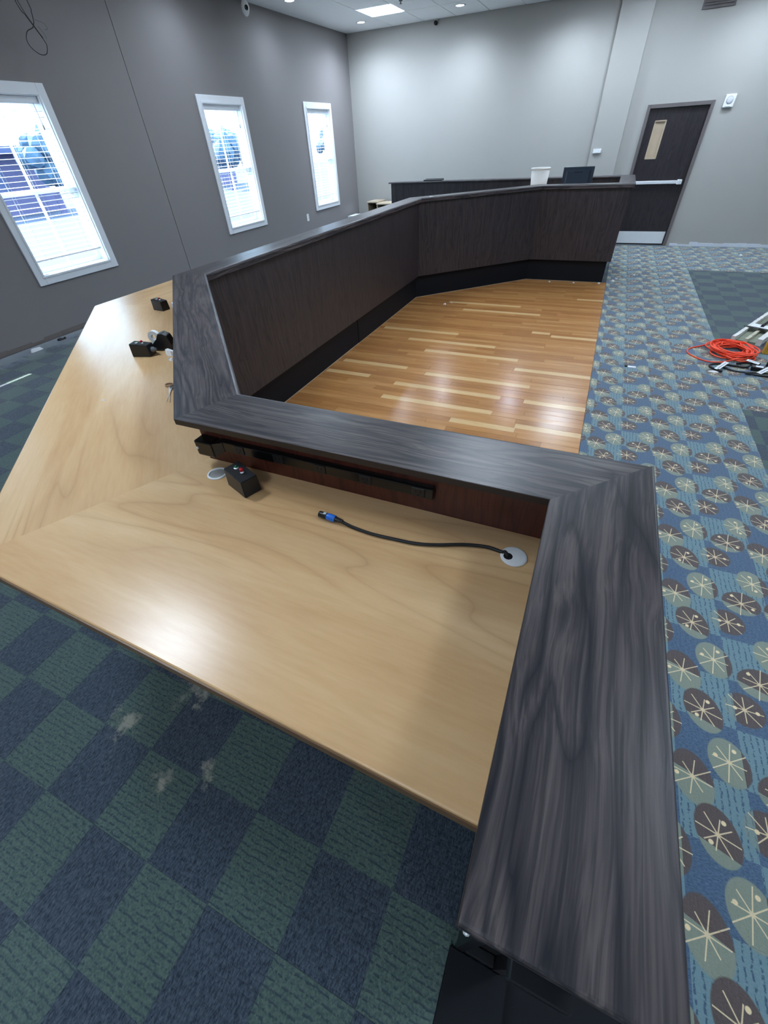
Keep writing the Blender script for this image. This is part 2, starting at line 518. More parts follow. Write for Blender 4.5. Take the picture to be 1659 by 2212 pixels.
def offs(line, d):
    """parallel line at distance d to the right-hand... (away from the pit) side, mitred"""
    out = []
    nrm = []
    for a, b in zip(line, line[1:]):
        dx, dy = b[0] - a[0], b[1] - a[1]
        l = math.hypot(dx, dy)
        nrm.append((-dy / l, dx / l))
    for i, p in enumerate(line):
        if i == 0: n = nrm[0]; k = 1
        elif i == len(line) - 1: n = nrm[-1]; k = 1
        else:
            a, b = nrm[i - 1], nrm[i]
            s = (a[0] + b[0], a[1] + b[1])
            l = math.hypot(*s)
            n = (s[0] / l, s[1] / l)
            k = 1 / (n[0] * a[0] + n[1] * a[1])
        out.append((p[0] + n[0] * d * k, p[1] + n[1] * d * k))
    return out
# walking O from the near end: the pit lies on the right only after the first corner; the desk is on the left
def strip(line0, line1, i):
    return [line0[i], line0[i + 1], line1[i + 1], line1[i]]

def segframe(a, b, z):
    return fr((a[0], a[1], z), math.atan2(b[1] - a[1], b[0] - a[0]))

# ------------------------------------------------------------------ structure: floors
slab = tag(obj('floor', B(-5.9, XR + 0.2, YN - 0.2, YB + 0.25, -0.2, -0.012), M_check), kind='structure')
# pit planks
PX0, PX1 = -2.50, 0.222
PW = 0.0762
pale = {}
for y, x0, x1 in [(6.50, -1.874, -0.827), (6.218, -1.577, -0.519), (7.06, -0.124, 0.222), (5.235, -2.369, -1.362), (5.48, -0.286, 0.222),
                  (4.943, -1.909, -0.837), (4.638, -1.589, -0.523), (4.098, -2.377, -1.603), (3.79, -2.428, -1.91), (4.412, -0.518, 0.222),
                  (4.022, -1.371, -0.3), (3.698, -1.596, -0.519), (3.667, -0.307, 0.222), (3.396, -1.6, -0.53), (3.17, -0.848, -0.29),
                  (3.246, -0.302, 0.222), (5.56, -0.519, -0.306)]:
    pale.setdefault(int(math.floor((y - 0.02 - 0.90) / PW)), []).append((x0, x1))
nrow = int((8.05 - 0.9) / PW) + 1
for r in range(22, nrow):
    y0 = 0.90 + r * PW
    y1 = min(y0 + PW, 8.06)
    if y1 - y0 < 0.02: continue
    # left limit follows the plinth line
    lim = PX0
    ym = (y0 + y1) / 2
    if ym > 6.62: lim = -2.46 + (ym - 6.62)
    segs = []
    if r in pale:
        cur = lim
        for x0, x1 in sorted(pale[r]):
            if x0 - cur > 0.05: segs.append((cur, x0, 0))
            segs.append((max(x0, lim), x1, 1)); cur = x1
        if PX1 - cur > 0.05: segs.append((cur, PX1, 0))
        elif segs: segs[-1] = (segs[-1][0], PX1, segs[-1][2])
    else:
        cur = lim
        x = random.choice((-1.59, -1.37, -1.9, -2.1, -1.75))
        while x < PX1:
            if x - cur > 0.12:
                segs.append((cur, x, 0)); cur = x
            x += random.choice((1.06, 0.78, 1.06))
        segs.append((cur, PX1, 0))
    for x0, x1, k in segs:
        bm = B(x0 + 0.0006, x1 - 0.0006, y0 + 0.0006, y1 - 0.0006, -0.012, 0.0 + random.uniform(-0.0004, 0.0003))
        obj('plank', bm, M_pale if k else random.choice(M_plank), slab, fr((x0 + random.random() * 0, y0, 0)))
# main-floor carpet tiles
def on_star(cx, cy):
    if cx < 1.431: return True
    if cy > 9.13: return True
    if 4.10 < cy < 5.47: return True
    if cy < 3.20: return True
    return False
TX0, TY0, TS = 0.517, 1.36, 2 * CK
for i in range(-1, 6):
    for j in range(-4, 22):
        x0, y0 = TX0 + i * TS, TY0 + j * TS
        x1, y1 = x0 + TS, y0 + TS
        m = M_star if on_star((x0 + x1) / 2, (y0 + y1) / 2) else M_check
        x0 = max(x0, 0.225); y1 = min(y1, YB)
        if x1 - x0 < 0.03 or y1 - y0 < 0.03: continue
        obj('carpet_tile', B(x0 + 0.0004, x1 - 0.0004, y0 + 0.0004, y1 - 0.0004, -0.012, 0.0), m, slab, fr((x0, y0, 0)))
tag(obj('carpet_field', B(TX0 + 6 * TS, XR, YN, YB, -0.012, 0.0), M_check, slab), kind='stuff')
tag(obj('carpet_border', B(0.225, TX0 + 6 * TS, YN, TY0 - 4 * TS, -0.012, 0.0), M_star, slab), kind='stuff')

# dais slab with its pit-side edge just behind the plinth line
PL = offs(O, 0.095)
bm = bmesh.new()
def poly(bm, pts, z0, z1):
    a = [bm.verts.new((x, y, z0)) for x, y in pts]; b = [bm.verts.new((x, y, z1)) for x, y in pts]
    bm.faces.new(list(reversed(a))); bm.faces.new(b)
    for i in range(len(pts)):
        j = (i + 1) % len(pts)
        bm.faces.new((a[i], a[j], b[j], b[i]))
p1, p2, p3, p4, p5, p6 = offs(O, 0.118)[1:7]
zt = ZD - 0.006
for q in ([(XL, YN), (0.071, YN), (0.071, 0.074), (p1[0], 0.074), p1, p2, (XL, p2[1])],
          [(XL, p2[1]), p2, p3, (XL, p3[1])],
          [(XL, p3[1]), p3, p4, (XL, p4[1])],
          [(XL, p4[1]), p4, p5, (XL, p5[1])],
          [(XL, p5[1]), p5, (p6[0], p5[1]), (p6[0], YB), (XL, YB)]):
    poly(bm, q, -0.012, zt)
bmesh.ops.recalc_face_normals(bm, faces=bm.faces)
dais = tag(obj('floor_dais', bm, M_check), kind='structure')
# carpet tiles on the visible part of the dais, cut to the counter line
HP = []
for a, b in zip(offs(O, 0.118)[1:6], offs(O, 0.118)[2:7]):
    HP.append((a, b))
def side(a, b, p): return (b[0] - a[0]) * (p[1] - a[1]) - (b[1] - a[1]) * (p[0] - a[0])
def clip(pts, a, b, keep_left):
    out = []
    for i in range(len(pts)):
        p, q = pts[i], pts[(i + 1) % len(pts)]
        sp, sq = side(a, b, p), side(a, b, q)
        if not keep_left: sp, sq = -sp, -sq
        if sp >= 0: out.append(p)
        if (sp >= 0) != (sq >= 0):
            t = sp / (sp - sq)
            out.append((p[0] + (q[0] - p[0]) * t, p[1] + (q[1] - p[1]) * t))
    return out
def area(p): return abs(sum(p[i][0] * p[(i + 1) % len(p)][1] - p[(i + 1) % len(p)][0] * p[i][1] for i in range(len(p)))) / 2
DX0, DY0 = -0.105, -0.118
for i in range(-13, 1):
    for j in range(-3, 12):
        x0, y0 = DX0 + i * TS, DY0 + j * TS
        x1, y1 = min(x0 + TS, 0.071 if y0 < 0.2 else p1[0]), y0 + TS
        x0 = max(x0, XL)
        if x1 - x0 < 0.03: continue
        if y0 > 4.4 or (x0 > -2.6 and y0 > 2.2): continue
        if x1 < -3.5 and y1 < 0.6: continue
        g = 0.0004
        rest = [(x0 + g, y0 + g), (x1 - g, y0 + g), (x1 - g, y1 - g), (x0 + g, y1 - g)]
        for a, b in HP:
            piece = clip(rest, a, b, True)       # the desk side lies left of the walking direction
            if len(piece) > 2 and area(piece) > 0.004:
                bm = bmesh.new(); poly(bm, piece, zt, ZD); bmesh.ops.recalc_face_normals(bm, faces=bm.faces)
                obj('carpet_tile', bm, M_check, dais, fr((x0, y0, ZD)))
            rest = clip(rest, a, b, False)
            if len(rest) < 3: break

# ------------------------------------------------------------------ structure: walls and ceiling
WIN = [(1.17, 2.21), (3.107, 4.147), (6.353, 7.400), (9.142, 10.178)]   # casing, outer edges
WZ0, WZ1 = 0.818, 2.446
CAS = 0.085                                                             # casing width
wl = tag(empty('wall_left', (XL, 0, 0)), kind='structure')
SEAM = 5.313
def wall_run(y0, y1):
    """wall panel with openings for the windows inside it"""
    bm = bmesh.new()
    cur = y0
    for a, b in WIN:
        if a < y0 or b > y1: continue
        a2, b2 = a + CAS - 0.01, b - CAS + 0.01
        box(bm, XL - 0.16, XL, cur, a2, 0, ZC)
        box(bm, XL - 0.16, XL, a2, b2, 0, WZ0 + CAS - 0.01)
        box(bm, XL - 0.16, XL, a2, b2, WZ1 - CAS + 0.01, ZC)
        cur = b2
    box(bm, XL - 0.16, XL, cur, y1, 0, ZC)
    return bm
obj('wall_panel', wall_run(YN, SEAM - 0.004), M_wall_dark, wl)
obj('wall_panel', wall_run(SEAM + 0.004, YB), M_wall_dark, wl)
obj('joint_strip', B(XL - 0.16, XL - 0.006, SEAM - 0.0038, SEAM + 0.0038, 0, ZC), M_black, wl)
DX_0, DX_1, DZ_1 = 0.19, 1.195, 2.081          # door frame outer
bm = bmesh.new()
box(bm, XL - 0.16, DX_0 + 0.01, YB, YB + 0.16, 0, ZC + 0.1)
box(bm, DX_0 + 0.01, DX_1 - 0.01, YB, YB + 0.16, DZ_1 - 0.01, ZC + 0.1)
box(bm, DX_1 - 0.01, XR, YB, YB + 0.16, 0, ZC + 0.1)
wb = tag(obj('wall_back', bm, M_wall_light), kind='structure')
obj('pilaster', B(-0.595, -0.1, YB - 0.10, YB - 0.0005, 0, ZC - 0.001, bev=0.004), M_wall_light, wb)
tag(obj('wall_right', B(XR, XR + 0.16, YN, YB, 0, ZC), M_wall_light), kind='structure')
tag(obj('wall_front', B(XL, XR, YN - 0.16, YN, 0, ZC), M_wall_light), kind='structure')
# ceiling: plain margin, 2 ft grid in view, plain field beyond
GX = [-4.59 + 0.6125 * i for i in range(0, 9)]
GY = [YB, 10.14, 9.525, 8.305, 7.085]
bm = bmesh.new()
box(bm, XL - 0.16, XR + 0.16, YN - 0.16, YB + 0.16, ZC + 0.03, ZC + 0.12)
ceil = tag(obj('ceiling', bm, M_ceil_gap), kind='structure')
obj('ceiling_margin', B(XL, GX[0] - 0.004, YN, YB, ZC, ZC + 0.029), M_ceil, ceil)
obj('ceiling_field', B(GX[0] + 0.004, XR, YN, GY[-1] - 0.004, ZC, ZC + 0.029), M_ceil, ceil)
obj('ceiling_field', B(GX[-1] + 0.004, XR, GY[-1] + 0.004, YB, ZC, ZC + 0.029), M_ceil, ceil)
for i in range(len(GX) - 1):
    for j in range(len(GY) - 1):
        if j == 1 and i in (0, 7): continue     # light panels sit here
        obj('ceiling_tile', B(GX[i] + 0.005, GX[i + 1] - 0.005, GY[j + 1] + 0.005, GY[j] - 0.005, ZC, ZC + 0.028), M_ceil, ceil)

# ------------------------------------------------------------------ windows
def window(n, y0, y1):
    yc = (y0 + y1) / 2
    W = tag(empty('window_%d' % n, (XL, yc, WZ0)), kind='structure')
    # casing boards with a stepped profile
    def casing(a0, a1, b0, b1):
        bm = bmesh.new()
        box(bm, XL, XL + 0.020, a0, a1, b0, b1, bev=0.003)
        obj('casing', bm, M_white, W)
    casing(y0, y0 + CAS, WZ0, WZ1); casing(y1 - CAS, y1, WZ0, WZ1)
    casing(y0 + CAS + 0.0005, y1 - CAS - 0.0005, WZ1 - CAS, WZ1); casing(y0 + CAS + 0.0005, y1 - CAS - 0.0005, WZ0, WZ0 + CAS)
    iy0, iy1, iz0, iz1 = y0 + CAS, y1 - CAS, WZ0 + CAS, WZ1 - CAS
    # inner bead
    bm = bmesh.new()
    for a in ((iy0 - 0.018, iy0, iz0 - 0.018, iz1 + 0.018), (iy1, iy1 + 0.018, iz0 - 0.018, iz1 + 0.018), (iy0, iy1, iz0 - 0.018, iz0), (iy0, iy1, iz1, iz1 + 0.018)):
        box(bm, XL + 0.0205, XL + 0.028, a[0], a[1], a[2], a[3])
    obj('casing_bead', bm, M_white, W)
    # jamb lining
    for a in ((iy0 - 0.009, iy0 + 0.008, iz0, iz1), (iy1 - 0.008, iy1 + 0.009, iz0, iz1), (iy0 + 0.008, iy1 - 0.008, iz0 - 0.009, iz0 + 0.008), (iy0 + 0.008, iy1 - 0.008, iz1 - 0.008, iz1 + 0.009)):
        obj('jamb', B(XL - 0.15, XL - 0.0005, *a), M_vinyl, W)
    mid = (iz0 + iz1) / 2 - 0.02
    for k, (za, zb, xo) in enumerate(((iz0 + 0.009, mid + 0.02, -0.125), (mid - 0.02, iz1 - 0.009, -0.148))):
        ya, yb = iy0 + 0.009, iy1 - 0.009
        f = bmesh.new()
        st = 0.042
        for a in ((ya, ya + st, za, zb), (yb - st, yb, za, zb), (ya + st, yb - st, za, za + st), (ya + st, yb - st, zb - st, zb)):
            box(f, XL + xo, XL + xo + 0.021, *a)
        sash = obj('sash', f, M_vinyl, W)
        obj('muntin', B(XL + xo + 0.003, XL + xo + 0.018, yc - 0.011, yc + 0.011, za + st, zb - st), M_vinyl, sash)
        for (pa, pb) in ((ya + st, yc - 0.011), (yc + 0.011, yb - st)):
            obj('pane', B(XL + xo + 0.0085, XL + xo + 0.0125, pa, pb, za + st, zb - st), M_glass, sash)
    obj('sash_lock', B(XL - 0.104, XL - 0.092, yc + 0.18, yc + 0.24, mid + 0.021, mid + 0.035, bev=0.003), M_vinyl, W)
    # blind
    where = {1: 'window nearest the camera, at the left edge', 2: 'large left window beside the wall joint', 3: 'middle window', 4: 'window nearest the far corner'}[n]
    Bd = thing('window_blind', 'white slatted blind hanging open in the ' + where, 'blind', (XL - 0.05, yc, iz1 - 0.01), group='window blinds')
    xa, xb = XL - 0.083, XL - 0.033
    ha, hb = iy0 + 0.014, iy1 - 0.014
    obj('headrail', B(XL - 0.088, XL - 0.030, ha, hb, iz1 - 0.065, iz1 - 0.0085, bev=0.003), M_white, Bd)
    bot = iz0 + 0.12
    obj('bottom_rail', B(xa, xb, ha, hb, bot, bot + 0.018, bev=0.003), M_white, Bd)
    z = bot + 0.06
    first = None
    while z < iz1 - 0.08:
        fm = fr((XL - 0.058, yc, z))
        if first is None:
            bm = bmesh.new()
            nseg = 3
            pr = [(-0.025, -0.0015), (-0.0085, 0.0008), (0.0085, 0.0008), (0.025, -0.0015)]
            va = [[bm.verts.new((x, s * (hb - ha) / 2, zz + dz)) for x, zz in pr] for s in (-1, 1) for dz in (0, 0.0028)]
            A0, A1, B0, B1 = va
            for i in range(3):
                bm.faces.new((A1[i], A1[i + 1], B1[i + 1], B1[i])); bm.faces.new((A0[i], B0[i], B0[i + 1], A0[i + 1]))
                bm.faces.new((A0[i], A0[i + 1], A1[i + 1], A1[i])); bm.faces.new((B0[i], B1[i], B1[i + 1], B0[i + 1]))
            bm.faces.new((A0[0], A1[0], B1[0], B0[0])); bm.faces.new((A0[3], B0[3], B1[3], A1[3]))
            bmesh.ops.recalc_face_normals(bm, faces=bm.faces)
            first = obj('slat', bm, M_vinyl, Bd, fm, local=True)
        else:
            share('slat', first, fm, Bd)
        z += 0.0445
    for q in (ha + 0.14, yc, hb - 0.14):
        bm = bmesh.new()
        box(bm, XL - 0.0855, XL - 0.0840, q - 0.001, q + 0.001, bot + 0.018, iz1 - 0.065)
        box(bm, XL - 0.0320, XL - 0.0305, q - 0.001, q + 0.001, bot + 0.018, iz1 - 0.065)
        obj('ladder_cord', bm, M_white, Bd)
    bm = bmesh.new()
    tube(bm, [(XL - 0.026, hb - 0.06, iz1 - 0.06), (XL - 0.026, hb - 0.06, iz1 - 0.22)], 0.0025, 6)
    lathe(bm, [(0.003, 0), (0.006, -0.01), (0.007, -0.04), (0.0, -0.045)], 8, (XL - 0.026, hb - 0.06, iz1 - 0.22))
    obj('pull_cord', bm, M_grey, Bd)
for n, (a, b) in enumerate(WIN):
    window(n + 1, a, b)

# ------------------------------------------------------------------ outdoors beyond the windows
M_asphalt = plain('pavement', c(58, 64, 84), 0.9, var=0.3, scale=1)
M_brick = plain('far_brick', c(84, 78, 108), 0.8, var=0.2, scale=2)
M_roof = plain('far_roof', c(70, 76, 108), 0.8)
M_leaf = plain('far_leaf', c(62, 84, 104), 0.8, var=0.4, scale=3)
tag(obj('ground_outside', B(-90, XL - 0.2, -60, 80, -0.5, -0.3), M_asphalt), kind='structure')
hb_ = thing('neighbour_building', 'low dark building across the lot outside the windows', 'building', (-34, 12, -0.3))
obj('wall', B(-40, -30, 4, 20.2, -0.3, 2.3), M_brick, hb_)
obj('roof', prism([(-40.6, 3.4), (-29.4, 3.4), (-29.4, 20.6), (-40.6, 20.6)], 2.3, 2.6), M_roof, hb_)
for k in range(4):
    y = 5 + k * 3.9
    obj('window', B(-29.99, -29.93, y, y + 1.0, 0.6, 1.8), M_roof, hb_)
hb2 = thing('neighbour_building', 'second low building farther off outside the middle window', 'building', (-34, 34, -0.3))
obj('wall', B(-40, -30, 31, 36.6, -0.3, 2.6), M_brick, hb2)
obj('roof', prism([(-40.6, 30.6), (-29.4, 30.6), (-29.4, 37.0), (-40.6, 37.0)], 2.6, 2.9), M_roof, hb2)
for k, (tx, ty, th) in enumerate([(-27.5, 18.5, 3.2), (-25.5, 30.5, 3.4), (-29, 51.5, 3.6)]):
    tr = thing('tree', ['rounded leafy tree outside the large left window', 'leafy tree beyond the middle window', 'leafy tree far outside beyond the end window'][k], 'tree', (tx, ty, -0.3), group='trees outside')
    bm = bmesh.new(); tube(bm, [(tx, ty, -0.3), (tx + 0.1, ty, th * 0.5)], [0.18, 0.12], 8)
    obj('trunk', bm, M_brick, tr)
    bm = bmesh.new()
    rn = random.Random(k)
    for q in range(16):
        s = rn.uniform(0.35, 0.7)
        r0 = bmesh.ops.create_icosphere(bm, subdivisions=2, radius=s)
        off = Vector((rn.uniform(-1, 1), rn.uniform(-1.2, 1.2), th * 0.45 + rn.uniform(0, th * 0.5)))
        for v in r0['verts']:
            v.co = v.co * (1 + 0.18 * math.sin(v.co.x * 9 + q) * math.cos(v.co.y * 8)) + Vector((tx, ty, -0.3)) + off
    obj('crown', bm, M_leaf, tr)

# ------------------------------------------------------------------ door
D = tag(empty('door_1', ((DX_0 + DX_1) / 2, YB, 0)), kind='structure')
fw = 0.052
for a in ((DX_0, DX_0 + fw, 0, DZ_1), (DX_1 - fw, DX_1, 0, DZ_1), (DX_0 + fw, DX_1 - fw, DZ_1 - fw, DZ_1)):
    obj('frame', B(a[0], a[1], YB - 0.025, YB + 0.12, a[2], a[3], bev=0.003), M_frame, D)
lx0, lx1, lz0, lz1 = 0.375, 0.55, 1.355, 1.868     # vision lite
bm = bmesh.new()
y0, y1 = YB + 0.02, YB + 0.062
ox0, ox1, oz0, oz1 = DX_0 + fw + 0.003, DX_1 - fw - 0.003, 0.012, DZ_1 - fw - 0.003
box(bm, ox0, lx0, y0, y1, oz0, oz1); box(bm, lx1, ox1, y0, y1, oz0, oz1)
box(bm, lx0, lx1, y0, y1, oz0, lz0); box(bm, lx0, lx1, y0, y1, lz1, oz1)
obj('leaf', bm, M_door, D)
bm = bmesh.new()
for a in ((lx0 - 0.006, lx0 + 0.012, lz0, lz1), (lx1 - 0.012, lx1 + 0.006, lz0, lz1), (lx0, lx1, lz0 - 0.006, lz0 + 0.012), (lx0, lx1, lz1 - 0.012, lz1 + 0.006)):
    box(bm, a[0], a[1], y0 - 0.006, y1, a[2], a[3])
obj('lite_frame', bm, M_beige, D)
M_lite = plain('lit_corridor_glass', c(188, 170, 148), 0.15, var=0.1, scale=8)
obj('lite_pane', B(lx0 + 0.012, lx1 - 0.012, y0 + 0.018, y0 + 0.024, lz0 + 0.012, lz1 - 0.012), M_lite, D)
obj('kick_plate', B(ox0 + 0.02, ox1 - 0.02, y0 - 0.003, y0 - 0.0003, 0.035, 0.236), M_chrome, D)
bm = bmesh.new()
box(bm, 0.26, 1.09, y0 - 0.062, y0 - 0.022, 0.985, 1.035, bev=0.008, seg=2)
obj('panic_bar', bm, M_chrome, D)
obj('bar_end', B(1.02, 1.10, y0 - 0.07, y0 - 0.0005, 0.975, 1.045, bev=0.006), M_chrome, D)
obj('bar_end', B(0.25, 0.31, y0 - 0.07, y0 - 0.0005, 0.975, 1.045, bev=0.006), M_chrome, D)
obj('threshold', B(ox0, ox1, YB - 0.03, YB + 0.12, 0.0, 0.010), M_grey, D)
obj('door_light_block', B(DX_0, DX_1, YB + 0.125, YB + 0.159, 0, DZ_1), M_deep, D)  # black slab added behind the door to stop sky light leaking round it
# rough plaster band where the baseboard was pulled off
bm = bmesh.new()
x = DX_1 + 0.06
rn = random.Random(3)
while x < XR - 0.1:
    w_ = rn.uniform(0.08, 0.3)
    box(bm, x, x + w_, YB - rn.uniform(0.006, 0.02), YB - 0.0004, 0.004, rn.uniform(0.03, 0.075))
    x += w_ * rn.uniform(0.85, 1.0)
tag(obj('trim_1', bm, M_dust), kind='structure')
bm = bmesh.new()
y = -1.0
while y < 5.2:
    w_ = rn.uniform(0.08, 0.35)
    box(bm, XL + 0.0004, XL + rn.uniform(0.004, 0.012), y, y + w_, ZD + 0.001, ZD + rn.uniform(0.02, 0.05))
    y += w_ * rn.uniform(0.9, 1.1)
tag(obj('trim_2', bm, M_sill), kind='structure')

# ------------------------------------------------------------------ counter
CT = thing('council_counter', 'dark wood-grain U-shaped council counter with black base around the wood floor', 'counter', (-2.4, 4.45, 0))
Ld = thing('counter_ledge', 'raised dark laminate ledge capping the U-shaped counter, mitred at each corner', 'ledge', (-2.4, 4.45, ZT - TL))
Dk = thing('desk_worktop', 'pale maple laminate desk top running behind the raised dark ledge', 'desk top', (-2.9, 4.45, ZK))
I = offs(O, 0.209)
N1, N2 = offs(O, 0.006), offs(O, 0.034)
for i in range(7):
    p = strip(O, I, i)
    fm = segframe(O[i], O[i + 1], ZT)
    last = i == 6
    ends = (0, 3) if i == 0 else ()
    bm = prism(p, ZT - TL, ZT, sides=(0, 3) if i == 0 else ((0, 1) if last else (0,)), bw=0.012 if i else 0.006, seg=3)
    lb = obj('ledge_board', bm, M_ledge[i], Ld, fm, smooth=False)
    obj('nosing', prism(strip(N1, N2, i), ZT - 0.044, ZT - TL - 0.0003), M_ledge[i], lb, fm)
    a_, b_ = I[i], I[i + 1]
    dx_, dy_ = b_[0] - a_[0], b_[1] - a_[1]; l_ = math.hypot(dx_, dy_)
    nx_, ny_ = -dy_ / l_ * 0.0015, dx_ / l_ * 0.0015
    obj('edge_band', prism([a_, b_, (b_[0] + nx_, b_[1] + ny_), (a_[0] + nx_, a_[1] + ny_)], ZT - TL, ZT - 0.0006), M_band, lb, fm)
A = offs(O, 0.045)
A2 = offs(O, 0.063)
Q = offs(O, 0.095)
Q2 = offs(O, 0.107)
U = offs(O, 0.155)
U2 = offs(O, 0.137)
for i in range(0, 7):
    fm = segframe(A[i], A[i + 1], 0.3)
    if i not in (0,):
        obj('front_panel', prism(strip(A, A2, i), 0.30, ZT - TL - 0.0005), M_panel, CT, fm)
    else:
        q = strip(A, A2, 0); q[0] = (q[0][0], 0.075); q[3] = (q[3][0], 0.075)
        obj('front_panel', prism(q, 0.30, ZT - TL - 0.0005), M_panel, CT, fm)
    if i == 3:
        # the long run of base has a butt joint
        yj = 4.59
        a, b, e, f = strip(Q, Q2, 3)
        obj('base_board', prism([a, (a[0], yj - 0.003), (f[0], yj - 0.003), f], 0.0, 0.30), M_plinth, CT, fm)
        obj('base_board', prism([(a[0] + 0.004, yj), (b[0] + 0.004, b[1]), e, (f[0], yj)], 0.0, 0.30), M_plinth, CT, fm)
    else:
        q = strip(Q, Q2, i)
        if i == 0: q[0] = (q[0][0], 0.09); q[3] = (q[3][0], 0.09)
        obj('base_board', prism(q, 0.0, 0.2995), M_plinth, CT, fm)
    q = strip(U2, U, i)
    if i == 0: q[0] = (q[0][0], 0.075); q[3] = (q[3][0], 0.075)
    obj('upstand_panel', prism(q, ZD + 0.001, ZT - TL - 0.0005), M_umber if i else M_black, CT, fm)
# white caulk line where base meets the planks
CK1 = offs(O, 0.090)
for i in range(1, 6):
    obj('caulk_bead', prism(strip(CK1, Q, i), 0.0004, 0.004), M_beige, CT, segframe(Q[i], Q[i + 1], 0))
# open end of the near leg: recessed black liner, cross rail and bracket
xa, xb = U2[0][0] + 0.002, A2[0][0] - 0.002
obj('end_liner', B(xa, xb, 0.10, 0.112, ZD + 0.001, ZT - TL - 0.001), M_deep, CT)
obj('end_rail', B(xa, xb, 0.036, 0.075, 1.07, 1.10, bev=0.002), M_black, CT)
obj('end_foot', B(xa, xb, 0.076, 0.099, ZD + 0.001, ZD + 0.05, bev=0.002), M_black, CT)
obj('corner_bracket', B(0.034, 0.062, 0.046, 0.085, ZT - TL - 0.030, ZT - TL - 0.0005, bev=0.002), M_panel, CT)
bm = bmesh.new(); lathe(bm, [(0, 0), (0.004, 0), (0.003, 0.002), (0, 0.003)], 10, (0.042, 0.046, ZT - TL - 0.012), Matrix.Rotation(PI / 2, 4, 'X'))
obj('screw', bm, M_chrome, CT)

# black step edge of the dais running on past the open end, with a lower tread
stp = thing('dais_step', 'black step edge of the dais below the open counter end', 'step', (0.2, -0.7, 0))
obj('nosing', B(0.072, 0.2155, YN, 0.073, 0.0005, ZD + 0.004), M_plinth, stp)
obj('tread', B(0.216, 0.60, YN, 0.30, 0.0005, 0.155), M_plinth, stp)
# desk top: mitred maple sections between upstand and seat-side edge
Uo = offs(O, 0.1565)
E0 = [None] * 8
# seat-side edge points
E = {1: (0.0835 - 0.0005, 0.172), 2: (-1.345, 0.205), 3: (-3.185, 2.045), 4: (-3.185, 6.857), 5: (-1.345, 8.70), 6: (0.092, 8.735)}
xin = U[0][0]
inner = {1: (xin - 0.001, Uo[1][1]), 2: Uo[2], 3: Uo[3], 4: Uo[4], 5: Uo[5], 6: (offs(O, 0.1565)[6][0], Uo[6][1])}
E[1] = (inner[1][0], 0.172); E[6] = (inner[6][0], 8.735)
for k, i in enumerate((1, 2, 3, 4, 5)):
    a, b = inner[i], inner[i + 1]
    e, f = E[i], E[i + 1]
    # tiny mitre joint
    pts = [a, b, f, e]
    ar = sum(pts[j][0] * pts[(j + 1) % 4][1] - pts[(j + 1) % 4][0] * pts[j][1] for j in range(4))
    if ar < 0: pts = [e, f, b, a]
    fm = segframe(e, f, ZK)
    sd = 0 if ar < 0 else 2
    o = obj('worktop_section', prism(pts, ZK - 0.032, ZK, sides=(sd,), bw=0.004, seg=2), M_maple[k], Dk, fm)
    # dark edge band on the seat side
    dx, dy = f[0] - e[0], f[1] - e[1]; l = math.hypot(dx, dy)
    nx, ny = dy / l, -dx / l
    mid = ((a[0] + b[0]) / 2 - (e[0] + f[0]) / 2, (a[1] + b[1]) / 2 - (e[1] + f[1]) / 2)
    if nx * mid[0] + ny * mid[1] > 0: nx, ny = -nx, -ny
    q = [e, f, (f[0] + nx * 0.003, f[1] + ny * 0.003), (e[0] + nx * 0.003, e[1] + ny * 0.003)]
    bm = prism(q, ZK - 0.031, ZK - 0.004); bmesh.ops.recalc_face_normals(bm, faces=bm.faces)
    obj('edge_band', bm, M_edge, o, fm)
# desk supports
for (x0, x1, y0, y1) in ((-1.30, -1.28, 0.62, 0.80), (-2.95, -2.53, 2.28, 2.30), (-2.95, -2.53, 4.45, 4.47), (-2.95, -2.53, 6.60, 6.62)):
    obj('support_panel', B(x0, x1, y0, y1, ZD + 0.001, ZK - 0.033), M_panel, Dk)

# second, farther screen behind the far desk
SC = thing('back_screen', 'long dark wood-grain screen with ledge standing behind the far desk', 'counter', (-1.9, 9.4, ZD))
fm = fr((-3.98, 9.24, ZT))
obj('ledge_board', prism([(-3.99, 9.24), (0.0395, 9.24), (0.0395, 9.45), (-3.99, 9.45)], ZT - TL, ZT + 0.004, sides=(0, 2, 3), bw=0.012), M_ledge[7], SC, fm)
obj('front_panel', B(-3.95, 0.038, 9.275, 9.293, ZD + 0.001, ZT - TL - 0.0005), M_panel, SC, fr((-3.95, 9.275, ZD)))
obj('back_panel', B(-3.95, 0.038, 9.40, 9.418, ZD + 0.001, ZT - TL - 0.0005), M_panel, SC, fr((-3.95, 9.40, ZD)))
obj('end_panel', B(-3.95, -3.932, 9.294, 9.399, ZD + 0.001, ZT - TL - 0.0005), M_panel, SC, fr((-3.95, 9.29, ZD)))
pb = thing('document_tray', 'flat black tray lying on the far screen ledge', 'tray', (-3.05, 9.36, ZT + 0.004))
obj('tray', B(-3.30, -2.95, 9.29, 9.43, ZT + 0.0045, ZT + 0.022, bev=0.003), M_black, pb)
obj('rim', B(-3.30, -2.95, 9.425, 9.43, ZT + 0.0225, ZT + 0.030), M_black, pb)

